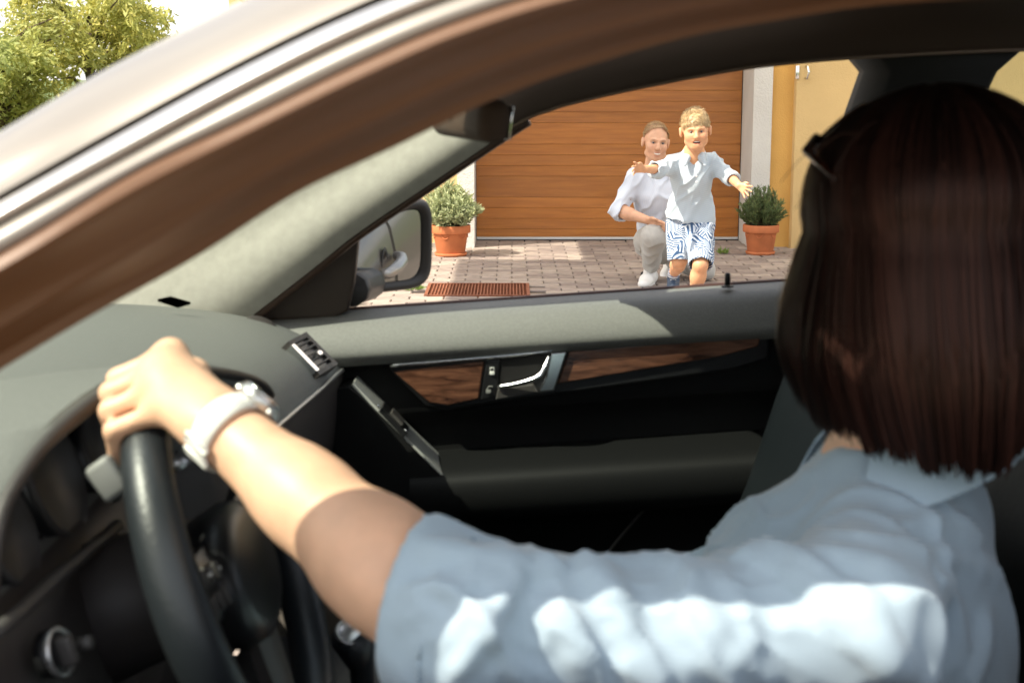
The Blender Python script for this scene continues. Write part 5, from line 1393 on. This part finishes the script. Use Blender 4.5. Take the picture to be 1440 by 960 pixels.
# ------------------------------------------------------------------ sunglasses pushed up on her hair
m_tort = M('tortoiseshell', (.030, .008, .004), .2, var=(60, .7), coat=.6); m_lens = M('dark_lens', (.006, .006, .007), .08, coat=.5)
sg = empty('sunglasses', hc+RW@np.array((0, -.03, .13))); tag(sg, 'tortoiseshell sunglasses pushed up on the driver\'s dark hair', 'sunglasses')
HW = lambda p: Vector(hc+RW@(np.array(p)*S))
for sx in (-1, 1):
    ring = [HW((sx*(.037+.029*math.cos(q)), -.052-.022*math.sin(q)-.006*math.cos(q), .103-.018*math.sin(q)-.012*abs(math.cos(q)))) for q in np.linspace(0, 2*math.pi, 25)[:-1]]
    obj('lens_frame', *tube(ring+ring[:1], .0042, 8), m_tort, sg)
    cc = sum(ring, Vector())/24; n_ = len(ring); off = (cc-Vector(hc)).normalized()*.003
    obj('lens', [r_ for r_ in ring]+[r_+off for r_ in ring], [tuple(range(n_)), tuple(reversed(range(n_, 2*n_)))]+[(i, i+n_, (i+1) % n_+n_, (i+1) % n_) for i in range(n_)], m_lens, sg, True, 40)
    obj('temple_arm', *tube([HW((sx*.066, -.062, .096)), HW((sx*.100, -.04, .086)), HW((sx*.110, .0, .066)), HW((sx*.108, .04, .048))], [.0045, .004, .0035, .004], 8), m_tort, sg)
obj('bridge', *tube([HW((-.009, -.062, .110)), HW((0, -.066, .113)), HW((.009, -.062, .110))], .004, 8), m_tort, sg)

# ------------------------------------------------------------------ wristwatch
wc = EL+(WR0-EL)*.935; wx_ = Vector(fd); dn_ = Vector((.50, .42, .76)); dn_ = (dn_-wx_*dn_.dot(wx_)).normalized(); ds = wx_.cross(dn_)
watch = empty('wristwatch', wc); tag(watch, 'white strap wristwatch with steel case on the driver\'s wrist', 'watch')
m_strap = M('white_strap', (.74, .72, .68), .55, bump=(300, .15)); rings = []
for k in range(48):
    q = 2*math.pi*k/48; rad = ds*math.cos(q)*.0325+dn_*math.sin(q)*.0305; o_ = rad.normalized()
    wv = .0105-.0015*math.cos(q*1.0)
    rings.append([Vector(wc)+rad+o_*b_+wx_*a_ for a_, b_ in ((-wv, 0), (-wv*.8, .0028), (0, .0034), (wv*.8, .0028), (wv, 0), (0, -.0006))])
obj('strap', [p for r in rings for p in r], grid_faces(48, 6, True, True), m_strap, watch)
for q in (-1.9, -2.35):
    rr = [Vector(wc)+(ds*math.cos(q+a_)*.0335+dn_*math.sin(q+a_)*.0315)*1.06+wx_*b_ for a_, b_ in ((-.09, -.0125), (.09, -.0125), (.09, .0125), (-.09, .0125))]
    obj('strap_loop', *tube(rr+rr[:1], .0022, 6), m_strap, watch)
WMt = Matrix((ds, wx_, dn_)).transposed(); cw = Vector(wc)+dn_*.031
obj('case', *lathe([(.0005, -.001), (.017, -.001), (.0195, .002), (.0195, .007), (.0175, .010), (.0005, .010)], 36, WMt, cw), m_alu, watch, True, 40)
obj('bezel', *lathe([(.0145, .0098), (.0162, .0118), (.0185, .0105), (.0182, .0088)], 36, WMt, cw), m_chrome, watch)
obj('dial', *lathe([(.0005, .0103), (.0142, .0103), (.0142, .0108), (.0005, .0108)], 30, WMt, cw), m_icon, watch)
for a_ in (-.35, 0, .35):
    c_ = cw+ds*(.0195*math.cos(a_))+wx_*(.0195*math.sin(a_))*1.0+dn_*.0045
    obj('crown', *lathe([(.0004, 0), (.0026, 0), (.003, .002), (.0026, .004), (.0004, .0045)], 12, axis_matrix(ds), c_), m_chrome, watch)
for s_ in (-1, 1):
    obj('lug', *rbox((.016, .007, .006), .002, WMt, cw+wx_*0+ds*.0*s_+wx_*.018*s_+dn_*.003), m_alu, watch)
